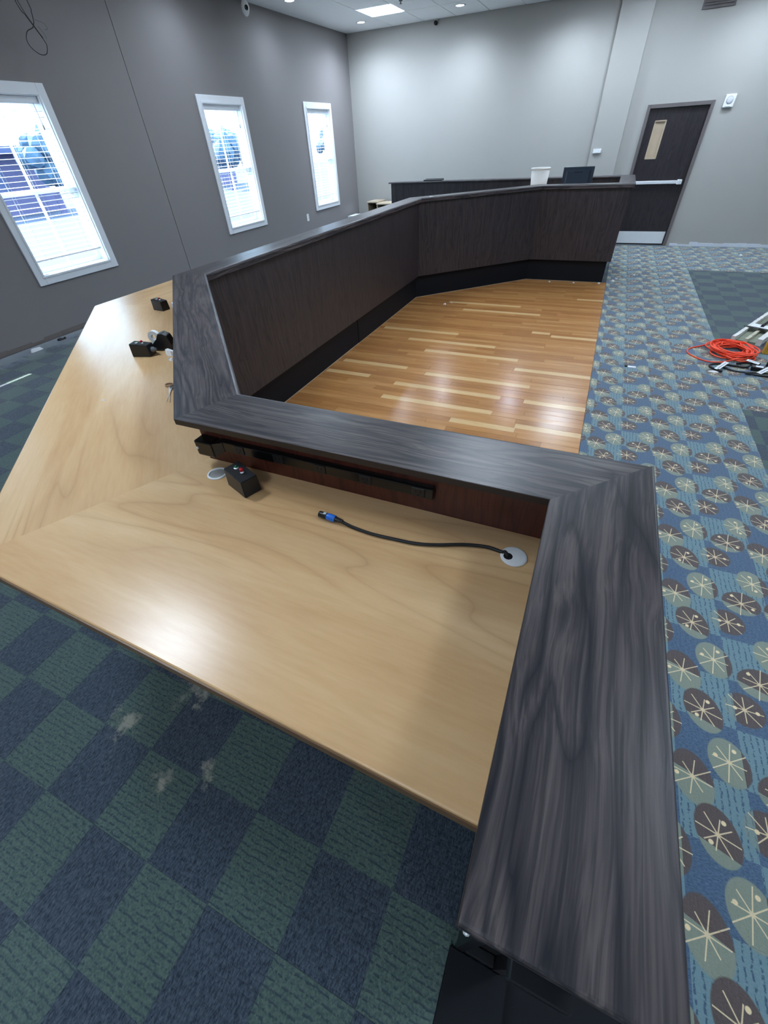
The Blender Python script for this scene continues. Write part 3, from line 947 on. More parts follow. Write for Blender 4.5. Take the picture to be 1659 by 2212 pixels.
# ------------------------------------------------------------------ things on the desk
# power strip fixed to the upstand
yU = Uo[1][1]
ps = thing('power_strip', 'long black metal power strip mounted under the near ledge', 'power strip', (-0.65, yU - 0.012, 1.14))
fy = yU - 0.0005
obj('rail', B(-0.955, -0.245, fy - 0.022, fy, 1.132, 1.166, bev=0.003, seg=2), M_blackgloss, ps)
bm = bmesh.new()
box(bm, -1.035, -0.965, fy - 0.045, fy, 1.112, 1.166, bev=0.005, seg=2)
hd = obj('cord_housing', bm, M_blackgloss, ps)
bm = bmesh.new()
v = [bm.verts.new(p) for p in ((-0.967, fy - 0.042, 1.116), (-0.967, fy - 0.002, 1.116), (-0.967, fy - 0.002, 1.163), (-0.967, fy - 0.042, 1.163),
                               (-0.938, fy - 0.023, 1.130), (-0.938, fy - 0.002, 1.130), (-0.938, fy - 0.002, 1.163), (-0.938, fy - 0.023, 1.163))]
for q in ((0, 3, 2, 1), (4, 5, 6, 7), (0, 1, 5, 4), (1, 2, 6, 5), (2, 3, 7, 6), (3, 0, 4, 7)): bm.faces.new([v[i] for i in q])
bmesh.ops.recalc_face_normals(bm, faces=bm.faces)
obj('taper', bm, M_blackgloss, hd)
bm = bmesh.new(); lathe(bm, [(0, 0), (0.0045, 0), (0.004, 0.003), (0, 0.004)], 12, (-1.027, fy - 0.045, 1.140), Matrix.Rotation(PI / 2, 4, 'X'))
obj('screw', bm, M_chrome, hd)
for xx in (-0.875, -0.73, -0.585, -0.44, -0.285):
    s_ = obj('socket', B(xx - 0.018, xx + 0.018, fy - 0.0245, fy - 0.0222, 1.135, 1.163, bev=0.0008), M_black, ps)
    bm = bmesh.new()
    box(bm, xx - 0.008, xx - 0.005, fy - 0.0252, fy - 0.0246, 1.148, 1.157); box(bm, xx + 0.005, xx + 0.008, fy - 0.0252, fy - 0.0246, 1.148, 1.157)
    box(bm, xx - 0.002, xx + 0.002, fy - 0.0252, fy - 0.0246, 1.139, 1.143)
    obj('slot', bm, M_deep, s_)

def vote_box(label, loc, rotz, grommet=False, gland=False):
    t = thing('button_box', label, 'button box', loc, rotz, 'black button boxes on the desk')
    F = WM[t]
    L, W_, Hh = 0.102, 0.057, 0.065
    bm = bmesh.new()
    z = 0.0008
    # wedge: sloping top
    v = [bm.verts.new(p) for p in ((-L / 2, -W_ / 2, z), (L / 2, -W_ / 2, z), (L / 2, W_ / 2, z), (-L / 2, W_ / 2, z),
                                   (-L / 2 + 0.004, -W_ / 2 + 0.002, Hh), (L / 2 - 0.002, -W_ / 2 + 0.002, Hh - 0.008), (L / 2 - 0.002, W_ / 2 - 0.002, Hh - 0.008), (-L / 2 + 0.004, W_ / 2 - 0.002, Hh))]
    for q in ((0, 3, 2, 1), (4, 5, 6, 7), (0, 1, 5, 4), (1, 2, 6, 5), (2, 3, 7, 6), (3, 0, 4, 7)): bm.faces.new([v[i] for i in q])
    bmesh.ops.recalc_face_normals(bm, faces=bm.faces)
    bmesh.ops.bevel(bm, geom=list(bm.edges), offset=0.002, segments=2, affect='EDGES')
    obj('case', bm, M_black, t, F, local=True)
    zt_ = Hh - 0.0035
    bm = bmesh.new()
    lathe(bm, [(0.0, 0.0), (0.0075, 0.0), (0.0075, 0.002), (0.0055, 0.003), (0.005, 0.003), (0.005, 0.004)], 16, (-0.022, 0.002, zt_))
    nut = obj('nut', bm, M_chrome, t, F, True, local=True)
    bm = bmesh.new(); lathe(bm, [(0.0045, 0.0035), (0.0045, 0.006), (0.003, 0.0085), (0, 0.0095)], 16, (-0.022, 0.002, zt_))
    obj('green_light', bm, M_green, nut, F, True, local=True)
    bm = bmesh.new(); lathe(bm, [(0, 0), (0.006, 0), (0.006, 0.002), (0.0035, 0.0025), (0.0035, 0.006)], 16, (0.009, 0.003, zt_ - 0.002))
    nut = obj('nut', bm, M_chrome, t, F, True, local=True)
    bm = bmesh.new(); lathe(bm, [(0.0035, 0.006), (0.0055, 0.006), (0.0055, 0.014), (0.0045, 0.015), (0, 0.015)], 16, (0.009, 0.003, zt_ - 0.002))
    obj('red_button', bm, M_red, nut, F, True, local=True)
    if gland:
        bm = bmesh.new(); lathe(bm, [(0, 0), (0.012, 0), (0.013, 0.010), (0.009, 0.014), (0.008, 0.026), (0.0, 0.027)], 14, (L / 2 - 0.001, 0.0, 0.030), Matrix.Rotation(PI / 2, 4, 'Y'))
        obj('cable_gland', bm, M_grey, t, F, True, local=True)
    return t
vote_box('black button box with green and red buttons nearest on the desk, below the power strip', (-0.8235, 0.7205, ZK), -0.36)
vote_box('black button box standing in front of the tape dispenser', (-2.041, 1.4495, ZK), 0.29, gland=True)
vote_box('black button box farthest along the desk, against the ledge edge', (-2.597, 2.105, ZK), -0.12)

# cable grommets
gr = thing('desk_grommet', 'open grey ring grommet beside the nearest button box', 'grommet', (-0.953, 0.746, ZK))
bm = bmesh.new(); lathe(bm, [(0.026, 0.0004), (0.032, 0.0004), (0.0325, 0.002), (0.031, 0.0045), (0.027, 0.005), (0.0255, 0.003), (0.0255, 0.0004)], 32, (-0.953, 0.746, ZK))
obj('ring', bm, M_plast, gr, smooth=True)
bm = bmesh.new(); lathe(bm, [(0.0, 0.0008), (0.0254, 0.0008), (0.0254, 0.0012), (0, 0.0012)], 32, (-0.953, 0.746, ZK))
obj('hole_lining', bm, plain('grey_lining', c(150, 148, 144), 0.6), gr)
gc = thing('desk_grommet', 'white round capped grommet with the microphone cable coming out', 'grommet', (-0.014, 0.729, ZK))
bm = bmesh.new(); lathe(bm, [(0.0, 0.0004), (0.032, 0.0004), (0.0325, 0.002), (0.031, 0.004), (0.026, 0.005), (0, 0.005)], 36, (-0.014, 0.729, ZK))
cap = obj('cap', bm, M_plast, gc, smooth=True)
bm = bmesh.new(); lathe(bm, [(0, 0.0051), (0.011, 0.0051), (0.011, 0.0056), (0, 0.0056)], 16, (-0.027, 0.722, ZK))
obj('notch', bm, M_deep, cap)

# microphone cable
mc = thing('microphone_cable', 'black microphone cable with blue-banded plug lying on the desk', 'cable', (-0.3, 0.69, ZK))
r_ = 0.0043
pts = [(-0.465, 0.683), (-0.432, 0.678), (-0.375, 0.673), (-0.310, 0.676), (-0.249, 0.682), (-0.198, 0.697), (-0.139, 0.721), (-0.083, 0.734), (-0.045, 0.731)]
P3 = [(x, y, ZK + r_ + 0.0006 + (0.004 if i == 0 else 0)) for i, (x, y) in enumerate(pts)]
P3 += [(-0.036, 0.727, ZK + 0.012), (-0.028, 0.722, ZK + 0.0062)]
bm = bmesh.new(); tube(bm, spline(P3, 6), r_, 10)
obj('cable', bm, M_cord, mc, smooth=True)
d_ = Vector((-0.533, 0.687, 0)) - Vector((-0.462, 0.683, 0)); d_.normalize()
ax = Vector((0, 0, 1)).rotation_difference(d_).to_matrix().to_4x4()
o_ = (-0.462, 0.683, ZK + 0.0102)
bm = bmesh.new(); lathe(bm, [(0.0, 0.0), (0.0050, 0.0), (0.0062, 0.012), (0.0075, 0.020), (0.0092, 0.024)], 18, o_, ax)
obj('strain_relief', bm, M_black, mc, smooth=True)
bm = bmesh.new(); lathe(bm, [(0.0092, 0.0235), (0.0098, 0.025), (0.0098, 0.048), (0.0092, 0.0495)], 18, o_, ax)
obj('blue_band', bm, M_blue, mc, smooth=True)
bm = bmesh.new(); lathe(bm, [(0.0092, 0.049), (0.0095, 0.050), (0.0095, 0.074), (0.0085, 0.0755), (0.0072, 0.0755), (0.0072, 0.066), (0, 0.066)], 18, o_, ax)
sh = obj('plug_shell', bm, M_black, mc, smooth=True)
bm = bmesh.new(); box(bm, -0.522, -0.514, 0.682, 0.689, ZK + 0.0190, ZK + 0.0215, bev=0.0006)
obj('release_latch', bm, M_chrome, sh)

# tape dispenser
td = thing('tape_dispenser', 'black tape dispenser holding a white roll behind the button box', 'tape dispenser', (-2.00, 1.545, ZK), 0.35)
F = WM[td]
bm = bmesh.new()
prof = [(-0.055, 0.001), (0.055, 0.001), (0.062, 0.03), (0.050, 0.075), (0.025, 0.088), (0.005, 0.086), (-0.012, 0.060), (-0.045, 0.034), (-0.06, 0.032)]
a = [bm.verts.new((x, -0.024, z)) for x, z in prof]; b = [bm.verts.new((x, 0.024, z)) for x, z in prof]
bm.faces.new(a); bm.faces.new(list(reversed(b)))
for i in range(len(prof)):
    j = (i + 1) % len(prof); bm.faces.new((a[j], a[i], b[i], b[j]))
bmesh.ops.recalc_face_normals(bm, faces=bm.faces)
bmesh.ops.bevel(bm, geom=list(bm.edges), offset=0.002, segments=1, affect='EDGES')
obj('body', bm, M_black, td, F, local=True)
bm = bmesh.new(); lathe(bm, [(0.014, -0.010), (0.031, -0.010), (0.031, 0.010), (0.014, 0.010), (0.014, -0.010)], 28, (-0.028, 0.0, 0.066), Matrix.Rotation(PI / 2, 4, 'X'))
obj('tape_roll', bm, M_tapewhite, td, F, local=True)

# scissors half hidden by the ledge
sc_ = thing('scissors', 'pair of scissors with brown ring handle poking out beside the ledge', 'scissors', (-1.575, 1.16, ZK))
bm = bmesh.new()
ring = [( -1.622 + 0.020 * math.cos(t * PI / 8), 1.205 + 0.014 * math.sin(t * PI / 8), ZK + 0.0045) for t in range(16)]
tube(bm, ring, 0.0035, 8, closed=True)
obj('handle', bm, plain('brown_plastic', c(150, 112, 82), 0.4), sc_, smooth=True)
bm = bmesh.new()
ring = [( -1.588 + 0.018 * math.cos(t * PI / 8), 1.196 + 0.012 * math.sin(t * PI / 8), ZK + 0.0045) for t in range(16)]
tube(bm, ring, 0.0035, 8, closed=True)
obj('handle', bm, M_grey, sc_, smooth=True)
bm = bmesh.new()
v0 = [(-1.615, 1.192), (-1.600, 1.186), (-1.490, 1.076), (-1.497, 1.080)]
poly(bm, v0, ZK + 0.001, ZK + 0.0035); bmesh.ops.recalc_face_normals(bm, faces=bm.faces)
obj('blade', bm, M_chrome, sc_)
bm = bmesh.new()
poly(bm, [(-1.596, 1.190), (-1.584, 1.182), (-1.502, 1.070), (-1.507, 1.076)], ZK + 0.0037, ZK + 0.006); bmesh.ops.recalc_face_normals(bm, faces=bm.faces)
obj('blade', bm, M_chrome, sc_)

def scrap(name, label, cat, pts, z, mat, h=0.004, grp=None):
    bm = bmesh.new()
    rn = random.Random(len(label))
    a = [bm.verts.new((x, y, z + 0.0006)) for x, y in pts]
    cx = sum(p[0] for p in pts) / len(pts); cy = sum(p[1] for p in pts) / len(pts)
    b = [bm.verts.new((cx + (x - cx) * 0.8, cy + (y - cy) * 0.8, z + h * rn.uniform(0.6, 1.6))) for x, y in pts]
    n = len(pts)
    bm.faces.new(a); bm.faces.new(b)
    for i in range(n): bm.faces.new((a[i], a[(i + 1) % n], b[(i + 1) % n], b[i]))
    bmesh.ops.recalc_face_normals(bm, faces=bm.faces)
    o = obj(name, bm, mat, None, fr((cx, cy, z)))
    return tag(o, label, cat, grp)
def blob(cx, cy, rx, ry, n=7, seed=0):
    rn = random.Random(seed)
    return [(cx + rx * rn.uniform(0.7, 1.1) * math.cos(2 * PI * k / n), cy + ry * rn.uniform(0.7, 1.1) * math.sin(2 * PI * k / n)) for k in range(n)]
scrap('paper_scrap', 'crumpled white paper beside the ledge next to the tape dispenser', 'paper', blob(-1.905, 1.495, 0.035, 0.022, 8, 2), ZK, M_paper, 0.018)
scrap('paper_scrap', 'small white paper bit at the ledge edge in front of the tape dispenser', 'paper', blob(-1.842, 1.437, 0.022, 0.014, 7, 3), ZK, M_paper, 0.010)
scrap('paper_scrap', 'tiny white fleck on the open maple desk below the scissors', 'paper', blob(-1.80, 1.00, 0.010, 0.006, 6, 4), ZK, M_paper, 0.001)
scrap('paper_scrap', 'white crumpled wrapper behind the farthest button box', 'paper', blob(-2.53, 2.165, 0.030, 0.02, 8, 5), ZK, M_paper, 0.022)
scrap('paper_scrap', 'small white chip lying on the far-left corner of the ledge', 'paper', blob(-2.27, 6.72, 0.035, 0.02, 6, 6), ZT, M_paper, 0.004)

# ------------------------------------------------------------------ far things
bk = thing('waste_bucket', 'white plastic bucket standing on the far desk', 'bucket', (-1.12, 8.56, ZK))
bm = bmesh.new()
lathe(bm, [(0.0, 0.0008), (0.105, 0.0008), (0.110, 0.01), (0.138, 0.335), (0.134, 0.335), (0.106, 0.012), (0, 0.012)], 32, (-1.12, 8.56, ZK))
obj('body', bm, M_bucket, bk, smooth=True)
bm = bmesh.new(); lathe(bm, [(0.138, 0.325), (0.147, 0.327), (0.148, 0.342), (0.143, 0.346), (0.135, 0.343), (0.134, 0.336), (0.138, 0.335)], 32, (-1.12, 8.56, ZK))
obj('rim', bm, M_bucket, bk, smooth=True)
mo = thing('monitor', 'black computer monitor seen from behind on the far desk', 'monitor', (-0.56, 8.55, ZK))
obj('back_shell', B(-0.78, -0.345, 8.54, 8.565, 1.135, 1.41, bev=0.006, seg=2), M_screen, mo)
bm = bmesh.new()
pr = [(-0.74, 1.160), (-0.385, 1.160), (-0.385, 1.375), (-0.74, 1.375)]
a = [bm.verts.new((x, 8.5395, z)) for x, z in pr]; cx_, cz_ = -0.5625, 1.2675
b = [bm.verts.new((cx_ + (x - cx_) * 0.86, 8.515, cz_ + (z - cz_) * 0.80)) for x, z in pr]
bm.faces.new(a); bm.faces.new(b)
for i in range(4): bm.faces.new((a[i], a[(i + 1) % 4], b[(i + 1) % 4], b[i]))
bmesh.ops.recalc_face_normals(bm, faces=bm.faces)
hump = obj('rear_housing', bm, M_screen, mo)
obj('vent', B(-0.62, -0.505, 8.5125, 8.5145, 1.345, 1.352), M_deep, hump)
obj('screen', B(-0.765, -0.36, 8.5655, 8.567, 1.15, 1.395), M_blackgloss, mo)
bm = bmesh.new(); box(bm, -0.59, -0.535, 8.57, 8.585, ZK + 0.012, 1.25, bev=0.003)
obj('stand_neck', bm, M_black, mo)
obj('stand_base', B(-0.67, -0.455, 8.49, 8.65, ZK + 0.0008, ZK + 0.012, bev=0.003), M_black, mo)

def open_cabinet(label, x0, x1, y0, y1, z1):
    t = thing('storage_cabinet', label, 'cabinet', ((x0 + x1) / 2, (y0 + y1) / 2, ZD), group='low cabinets in the far corner')
    z0 = ZD + 0.001
    obj('top', B(x0 - 0.01, x1 + 0.01, y0 - 0.015, y1, z1 - 0.025, z1, bev=0.003), M_beige, t)
    obj('side_panel', B(x0, x0 + 0.018, y0, y1, z0, z1 - 0.0255), M_beige, t)
    obj('side_panel', B(x1 - 0.018, x1, y0, y1, z0, z1 - 0.0255), M_beige, t)
    obj('back_panel', B(x0 + 0.0185, x1 - 0.0185, y1 - 0.012, y1, z0, z1 - 0.026), M_deep, t)
    obj('shelf', B(x0 + 0.0185, x1 - 0.0185, y0 + 0.02, y1 - 0.013, 0.60, 0.618), M_deep, t)
    obj('door', B(x0 + 0.002, x1 - 0.002, y0 - 0.017, y0 - 0.0005, z0 + 0.02, 0.60), M_deep, t)
open_cabinet('low open cabinet with beige top, left of the pair in the far corner', -5.12, -4.86, 10.60, 11.05, 0.825)
open_cabinet('low open cabinet with beige top, right of the pair in the far corner', -4.84, -4.45, 10.50, 10.95, 0.80)
cb = thing('carton', 'white carton on the floor below the window nearest the far corner', 'box', (-5.45, 10.66, ZD))
obj('body', B(-5.58, -5.33, 10.47, 10.86, ZD + 0.001, 0.55, bev=0.003), M_paper, cb)
obj('lid', B(-5.585, -5.325, 10.465, 10.865, 0.5505, 0.572, bev=0.003), M_paper, cb)

# ------------------------------------------------------------------ wall and ceiling devices
ol = thing('wall_outlet', 'white outlet plate on the window wall below the far windows', 'outlet', (XL, 8.785, 0.75))
obj('plate', B(XL + 0.0005, XL + 0.007, 8.747, 8.823, 0.69, 0.81, bev=0.002), M_plast, ol)
for z in (0.722, 0.765):
    s_ = obj('socket', B(XL + 0.0072, XL + 0.009, 8.768, 8.802, z, z + 0.03, bev=0.001), M_vinyl, ol)
    bm = bmesh.new(); box(bm, XL + 0.0091, XL + 0.0095, 8.776, 8.779, z + 0.010, z + 0.021); box(bm, XL + 0.0091, XL + 0.0095, 8.790, 8.793, z + 0.010, z + 0.021)
    obj('slot', bm, M_deep, s_)
th = thing('thermostat', 'small white thermostat on the pale pilaster', 'thermostat', (-0.475, YB - 0.10, 1.5))
obj('case', B(-0.545, -0.405, YB - 0.128, YB - 0.1005, 1.47, 1.535, bev=0.006, seg=2), M_plast, th)
obj('display', B(-0.525, -0.46, YB - 0.1295, YB - 0.1283, 1.487, 1.522), M_vinyl, th)
st_ = thing('wall_strobe', 'white alarm speaker strobe on the wall right of the door', 'alarm', (1.395, YB, 2.055))
obj('plate', B(1.318, 1.468, YB - 0.035, YB - 0.0005, 1.975, 2.135, bev=0.006, seg=2), M_plast, st_)
bm = bmesh.new(); lathe(bm, [(0.0, 0.0), (0.05, 0.0), (0.048, 0.006), (0.03, 0.010), (0, 0.011)], 24, (1.393, YB - 0.0352, 2.065), Matrix.Rotation(PI / 2, 4, 'X'))
obj('speaker_dome', bm, plain('pale_grey_plastic', c(206, 208, 214), 0.4), st_, smooth=True)
obj('lens', B(1.355, 1.43, YB - 0.045, YB - 0.0355, 1.985, 2.005, bev=0.002), M_vinyl, st_)
vt = thing('air_vent', 'brown-grey air vent high on the wall above the door', 'vent', (0.79, YB, 3.26))
obj('backing', B(0.58, 1.01, YB - 0.006, YB - 0.0005, 3.115, 3.40), M_frame, vt)
bm = bmesh.new()
for a in ((0.575, 0.60, 3.11, 3.405), (0.99, 1.015, 3.11, 3.405), (0.60, 0.99, 3.11, 3.135), (0.60, 0.99, 3.38, 3.405)):
    box(bm, a[0], a[1], YB - 0.025, YB - 0.0065, a[2], a[3])
obj('frame', bm, M_frame, vt)
for k in range(8):
    obj('slat', B(0.601, 0.989, YB - 0.020, YB - 0.0075, 3.145 + k * 0.029, 3.163 + k * 0.029), M_frame, vt)

# dome camera by the window wall
dc = thing('security_camera', 'white security camera hanging from the ceiling near the window wall', 'camera', (-5.42, 7.62, ZC))
bm = bmesh.new(); lathe(bm, [(0, -0.0005), (0.055, -0.0005), (0.055, -0.018), (0.04, -0.024), (0.03, -0.05), (0, -0.05)], 24, (-5.42, 7.62, ZC))
obj('base', bm, M_plast, dc, smooth=True)
bm = bmesh.new()
r0 = bmesh.ops.create_uvsphere(bm, u_segments=24, v_segments=16, radius=0.055)
for v in r0['verts']: v.co = Vector((v.co.x, v.co.y, v.co.z * 1.5)) + Vector((-5.42, 7.62, ZC - 0.115))
hd = obj('head', bm, M_plast, dc, smooth=True)
vd = (Vector((0, 0, CAM_H)) - Vector((-5.42, 7.62, ZC - 0.12))).normalized()
vd = (vd + Vector((0.55, 0.0, 0.0))).normalized()
ax = Vector((0, 0, 1)).rotation_difference(vd).to_matrix().to_4x4()
bm = bmesh.new(); lathe(bm, [(0.0, 0.060), (0.022, 0.059), (0.026, 0.056), (0.028, 0.045)], 20, (-5.42, 7.62, ZC - 0.115), ax)
obj('lens', bm, M_blackgloss, hd, smooth=True)
# mini camera at the top of the end wall
mn = thing('security_camera', 'tiny black camera tucked under the ceiling on the far wall', 'camera', (-3.74, YB - 0.04, ZC - 0.03))
bm = bmesh.new(); lathe(bm, [(0.0, 0.0), (0.020, 0.0), (0.030, 0.015), (0.030, 0.06), (0.022, 0.066), (0, 0.066)], 18, (-3.74, YB - 0.001, ZC - 0.05), Matrix.Rotation(PI / 2, 4, 'X'))
obj('body', bm, M_blackgloss, mn, smooth=True)
obj('bracket', B(-3.77, -3.71, YB - 0.03, YB - 0.0005, ZC - 0.019, ZC - 0.0005), M_plast, mn)
sp = thing('sprinkler_head', 'small dark sprinkler head in the ceiling beside the square light', 'sprinkler', (-3.76, 9.42, ZC))
bm = bmesh.new(); lathe(bm, [(0, -0.0005), (0.03, -0.0005), (0.03, -0.006), (0.010, -0.008), (0.008, -0.03), (0.02, -0.032), (0.02, -0.036), (0, -0.037)], 16, (-3.76, 9.42, ZC))
obj('head', bm, M_grey, sp)

# loose wires hanging by the window wall
hw = thing('hanging_wire', 'loose black wires looping down the window wall at top left', 'wire', (-5.40, 4.1, ZC - 0.005))
bm = bmesh.new()
X_ = -5.40
tube(bm, spline([(X_, 3.98, ZC - 0.001), (X_, 4.075, 2.955), (X_, 4.12, 2.87), (X_, 4.165, 2.797), (X_, 4.205, 2.73), (X_ + 0.01, 4.208, 2.684), (X_ + 0.01, 4.17, 2.63), (X_ + 0.01, 4.10, 2.622), (X_, 4.045, 2.66), (X_, 4.03, 2.71), (X_, 4.07, 2.765), (X_, 4.14, 2.795), (X_, 4.175, 2.83), (X_, 4.195, 2.90), (X_, 4.195, 2.97), (X_, 4.10, ZC - 0.001)], 8), 0.0035, 7)
obj('wire', bm, M_cord, hw, smooth=True)
bm = bmesh.new()
tube(bm, spline([(X_ + 0.012, 3.99, ZC - 0.001), (X_ + 0.012, 4.09, 2.955), (X_ + 0.012, 4.16, 2.80), (X_ + 0.012, 4.20, 2.735)], 8), 0.003, 7)
obj('wire', bm, M_cord, hw, smooth=True)
bm = bmesh.new()
tube(bm, spline([(X_ + 0.005, 4.19, 2.85), (X_ + 0.02, 4.26, 2.835), (X_ + 0.02, 4.28, 2.80), (X_ + 0.01, 4.255, 2.795)], 6), 0.0022, 6)
tube(bm, spline([(X_ + 0.005, 4.20, 2.81), (X_ + 0.012, 4.225, 2.77), (X_ + 0.015, 4.235, 2.735)], 6), 0.0022, 6)
obj('wire_end', bm, M_grey, hw, smooth=True)

# ------------------------------------------------------------------ lamps
def light_panel(label, cx, cy, sx=0.60, sy=0.60, frame=True):
    t = thing('ceiling_light', label, 'ceiling light', (cx, cy, ZC), group='square ceiling lights')
    x0, x1, y0, y1 = cx - sx / 2, cx + sx / 2, cy - sy / 2, cy + sy / 2
    bm = bmesh.new()
    k = 0.014
    zb = ZC - 0.006
    zt2 = ZC - 0.0005
    for a in ((x0, x0 + k, y0, y1), (x1 - k, x1, y0, y1), (x0 + k, x1 - k, y0, y0 + k), (x0 + k, x1 - k, y1 - k, y1)):
        box(bm, a[0], a[1], a[2], a[3], zb, zt2)
    obj('frame', bm, M_white, t)
    obj('diffuser', B(x0 + k, x1 - k, y0 + k, y1 - k, ZC - 0.004, ZC - 0.0005), M_diff, t)
light_panel('square light panel in the ceiling grid near the far corner', (GX[0] + GX[1]) / 2, (GY[1] + GY[2]) / 2)
light_panel('square light panel in the ceiling above the pilaster', (GX[7] + GX[8]) / 2, (GY[1] + GY[2]) / 2)
for k, (x, y, lab) in enumerate([(-0.62, 3.7, 'over the wood floor near the desk'), (-3.6, 5.5, 'over the window side of the dais'), (0.6, 5.9, 'over the carpet beside the wood floor'),
                                 (-2.58, 0.9, 'over the diagonal desk corner'), (3.4, 9.6, 'at the far right'), (3.4, 5.9, 'over the right-hand carpet'),
                                 (1.9, 1.6, 'near right'), (3.4, -1.6, 'behind the camera to the right'), (-0.6, -2.0, 'behind the camera')]):  # near right panel is unseen, added to brighten the starburst carpet
    light_panel('square light panel in the ceiling ' + lab, x, y)

def can_light(label, cx, cy, watts=CAN_W):
    t = thing('downlight', label, 'ceiling light', (cx, cy, ZC), group='round downlights')
    bm = bmesh.new(); lathe(bm, [(0.062, -0.0005), (0.095, -0.0005), (0.096, -0.004), (0.085, -0.007), (0.068, -0.006), (0.062, -0.002), (0.062, -0.0005)], 28, (cx, cy, ZC))
    obj('trim_ring', bm, M_plast, t, smooth=True)
    bm = bmesh.new(); lathe(bm, [(0.0, -0.003), (0.062, -0.003), (0.062, -0.0015), (0, -0.0015)], 28, (cx, cy, ZC))
    obj('lens', bm, M_can, t)
    ld = bpy.data.lights.new('downlight_lamp', 'SPOT')
    ld.energy = watts; ld.spot_size = math.radians(158); ld.spot_blend = 1.0; ld.shadow_soft_size = 0.06
    ld.color = LIGHT_COL
    lo = bpy.data.objects.new('lamp', ld)
    put(lo, Matrix.Translation((cx, cy, ZC - 0.02)), t)
for x, lab in ((-4.92, 'nearest the far corner'), (-3.08, 'right of the square light, above the far wall'), (-1.24, 'left of the pilaster'), (1.5, 'right of the door')):
    can_light('round ceiling downlight ' + lab, x, 10.38)
can_light('round ceiling downlight beside the white security camera', -5.08, 8.28, 18.0)
can_light('round ceiling downlight above the middle window', -5.08, 6.2, 18.0)

# ------------------------------------------------------------------ clutter on the right-hand carpet
oc = thing('extension_cord', 'coiled orange extension cord on the patterned carpet', 'cord', (1.52, 5.42, 0))
rn = random.Random(11)
bm = bmesh.new()
pts = []
for k in range(150):
    t = k / 150
    a = k * 0.62
    R_ = 0.165 + 0.035 * math.sin(k * 0.77) + rn.uniform(-0.03, 0.03)
    cx_, cy_ = 1.515 + 0.03 * math.sin(k * 0.11), 5.43 + 0.03 * math.cos(k * 0.17)
    pts.append((cx_ + R_ * math.cos(a), cy_ + R_ * 1.15 * math.sin(a), 0.006 + 0.055 * t + rn.uniform(0, 0.012)))
tube(bm, spline(pts, 4), 0.0068, 7)
obj('coil', bm, M_orange, oc, smooth=True)
bm = bmesh.new()
tube(bm, spline([(1.40, 5.62, 0.03), (1.28, 5.55, 0.008), (1.16, 5.44, 0.007), (1.12, 5.32, 0.007), (1.17, 5.20, 0.007), (1.29, 5.10, 0.007), (1.42, 5.10, 0.02), (1.55, 5.18, 0.04)], 8), 0.007, 8)
tube(bm, spline([(1.58, 5.62, 0.05), (1.70, 5.56, 0.02), (1.76, 5.46, 0.008), (1.72, 5.36, 0.008), (1.62, 5.30, 0.03)], 8), 0.007, 8)
obj('loose_loop', bm, M_orange, oc, smooth=True)

# bundle of dusty rails with strap and tag
rb = thing('rail_bundle', 'bundle of dusty white rails with black strap lying behind the orange cord', 'rails', (1.9, 6.2, 0))
A0, A1 = Vector((1.69, 5.74, 0)), Vector((2.50, 7.35, 0))
dd = (A1 - A0); ln = dd.length; dd.normalize(); nn = Vector((dd.y, -dd.x, 0))
ang = math.atan2(dd.y, dd.x)
def rail(off, wdt, h, mat, nm, s0=0.0, zz=0.0):
    bm = bmesh.new()
    n = 40
    rows = []
    for k in range(n + 1):
        s = s0 + (ln - s0) * k / n
        j = rn.uniform(-0.006, 0.006)
        c0 = A0 + dd * s + nn * off
        rows.append([bm.verts.new(c0 + nn * (-wdt / 2 + j) + Vector((0, 0, zz + 0.001))), bm.verts.new(c0 + nn * (wdt / 2 + j) + Vector((0, 0, zz + 0.001))),
                     bm.verts.new(c0 + nn * (wdt / 2 + j) + Vector((0, 0, zz + h + j * 0.7))), bm.verts.new(c0 + nn * (-wdt / 2 + j) + Vector((0, 0, zz + h + j * 0.7)))])
    for a, b in zip(rows, rows[1:]):
        for q in range(4):
            bm.faces.new((a[q], a[(q + 1) % 4], b[(q + 1) % 4], b[q]))
    bm.faces.new(rows[0]); bm.faces.new(list(reversed(rows[-1])))
    bmesh.ops.recalc_face_normals(bm, faces=bm.faces)
    obj(nm, bm, mat, rb)
rail(-0.115, 0.035, 0.06, M_fuzzy, 'rail')
rail(0.0, 0.03, 0.05, plain('cream_rail', c(196, 190, 170), 0.8), 'rail', 0.02)
rail(0.115, 0.05, 0.065, M_fuzzy, 'rail', 0.03)
rail(-0.057, 0.075, 0.02, M_olive, 'board', 0.04)
rail(0.055, 0.075, 0.02, M_olive, 'board', 0.04)
F = fr(A0 + dd * 0.40, ang)
bm = B(0, 0.13, -0.09, 0.10, 0.0672, 0.0684)
obj('paper_tag', bm, M_paper, rb, F, local=True)
bm = B(-0.035, 0.0, -0.15, 0.15, 0.0672, 0.071)
obj('strap', bm, M_black, rb, F, local=True)
bm = bmesh.new(); tube(bm, [(0.05, 0.0, 0.075), (0.42, 0.0, 0.085)], 0.016, 8)
obj('strap', bm, M_black, rb, F, local=True)

yb_ = thing('level_tool', 'yellow box level lying at the right edge behind the cables', 'tool', (1.93, 5.55, 0))
bm = bmesh.new(); box(bm, 1.81, 2.36, 5.47, 5.53, 0.001, 0.12, bev=0.004)
obj('body', bm, M_yellow, yb_)
bm = bmesh.new(); lathe(bm, [(0, 0), (0.02, 0), (0.02, 0.003), (0, 0.004)], 16, (1.85, 5.4695, 0.06), Matrix.Rotation(PI / 2, 4, 'X'))
obj('vial', bm, M_black, yb_)

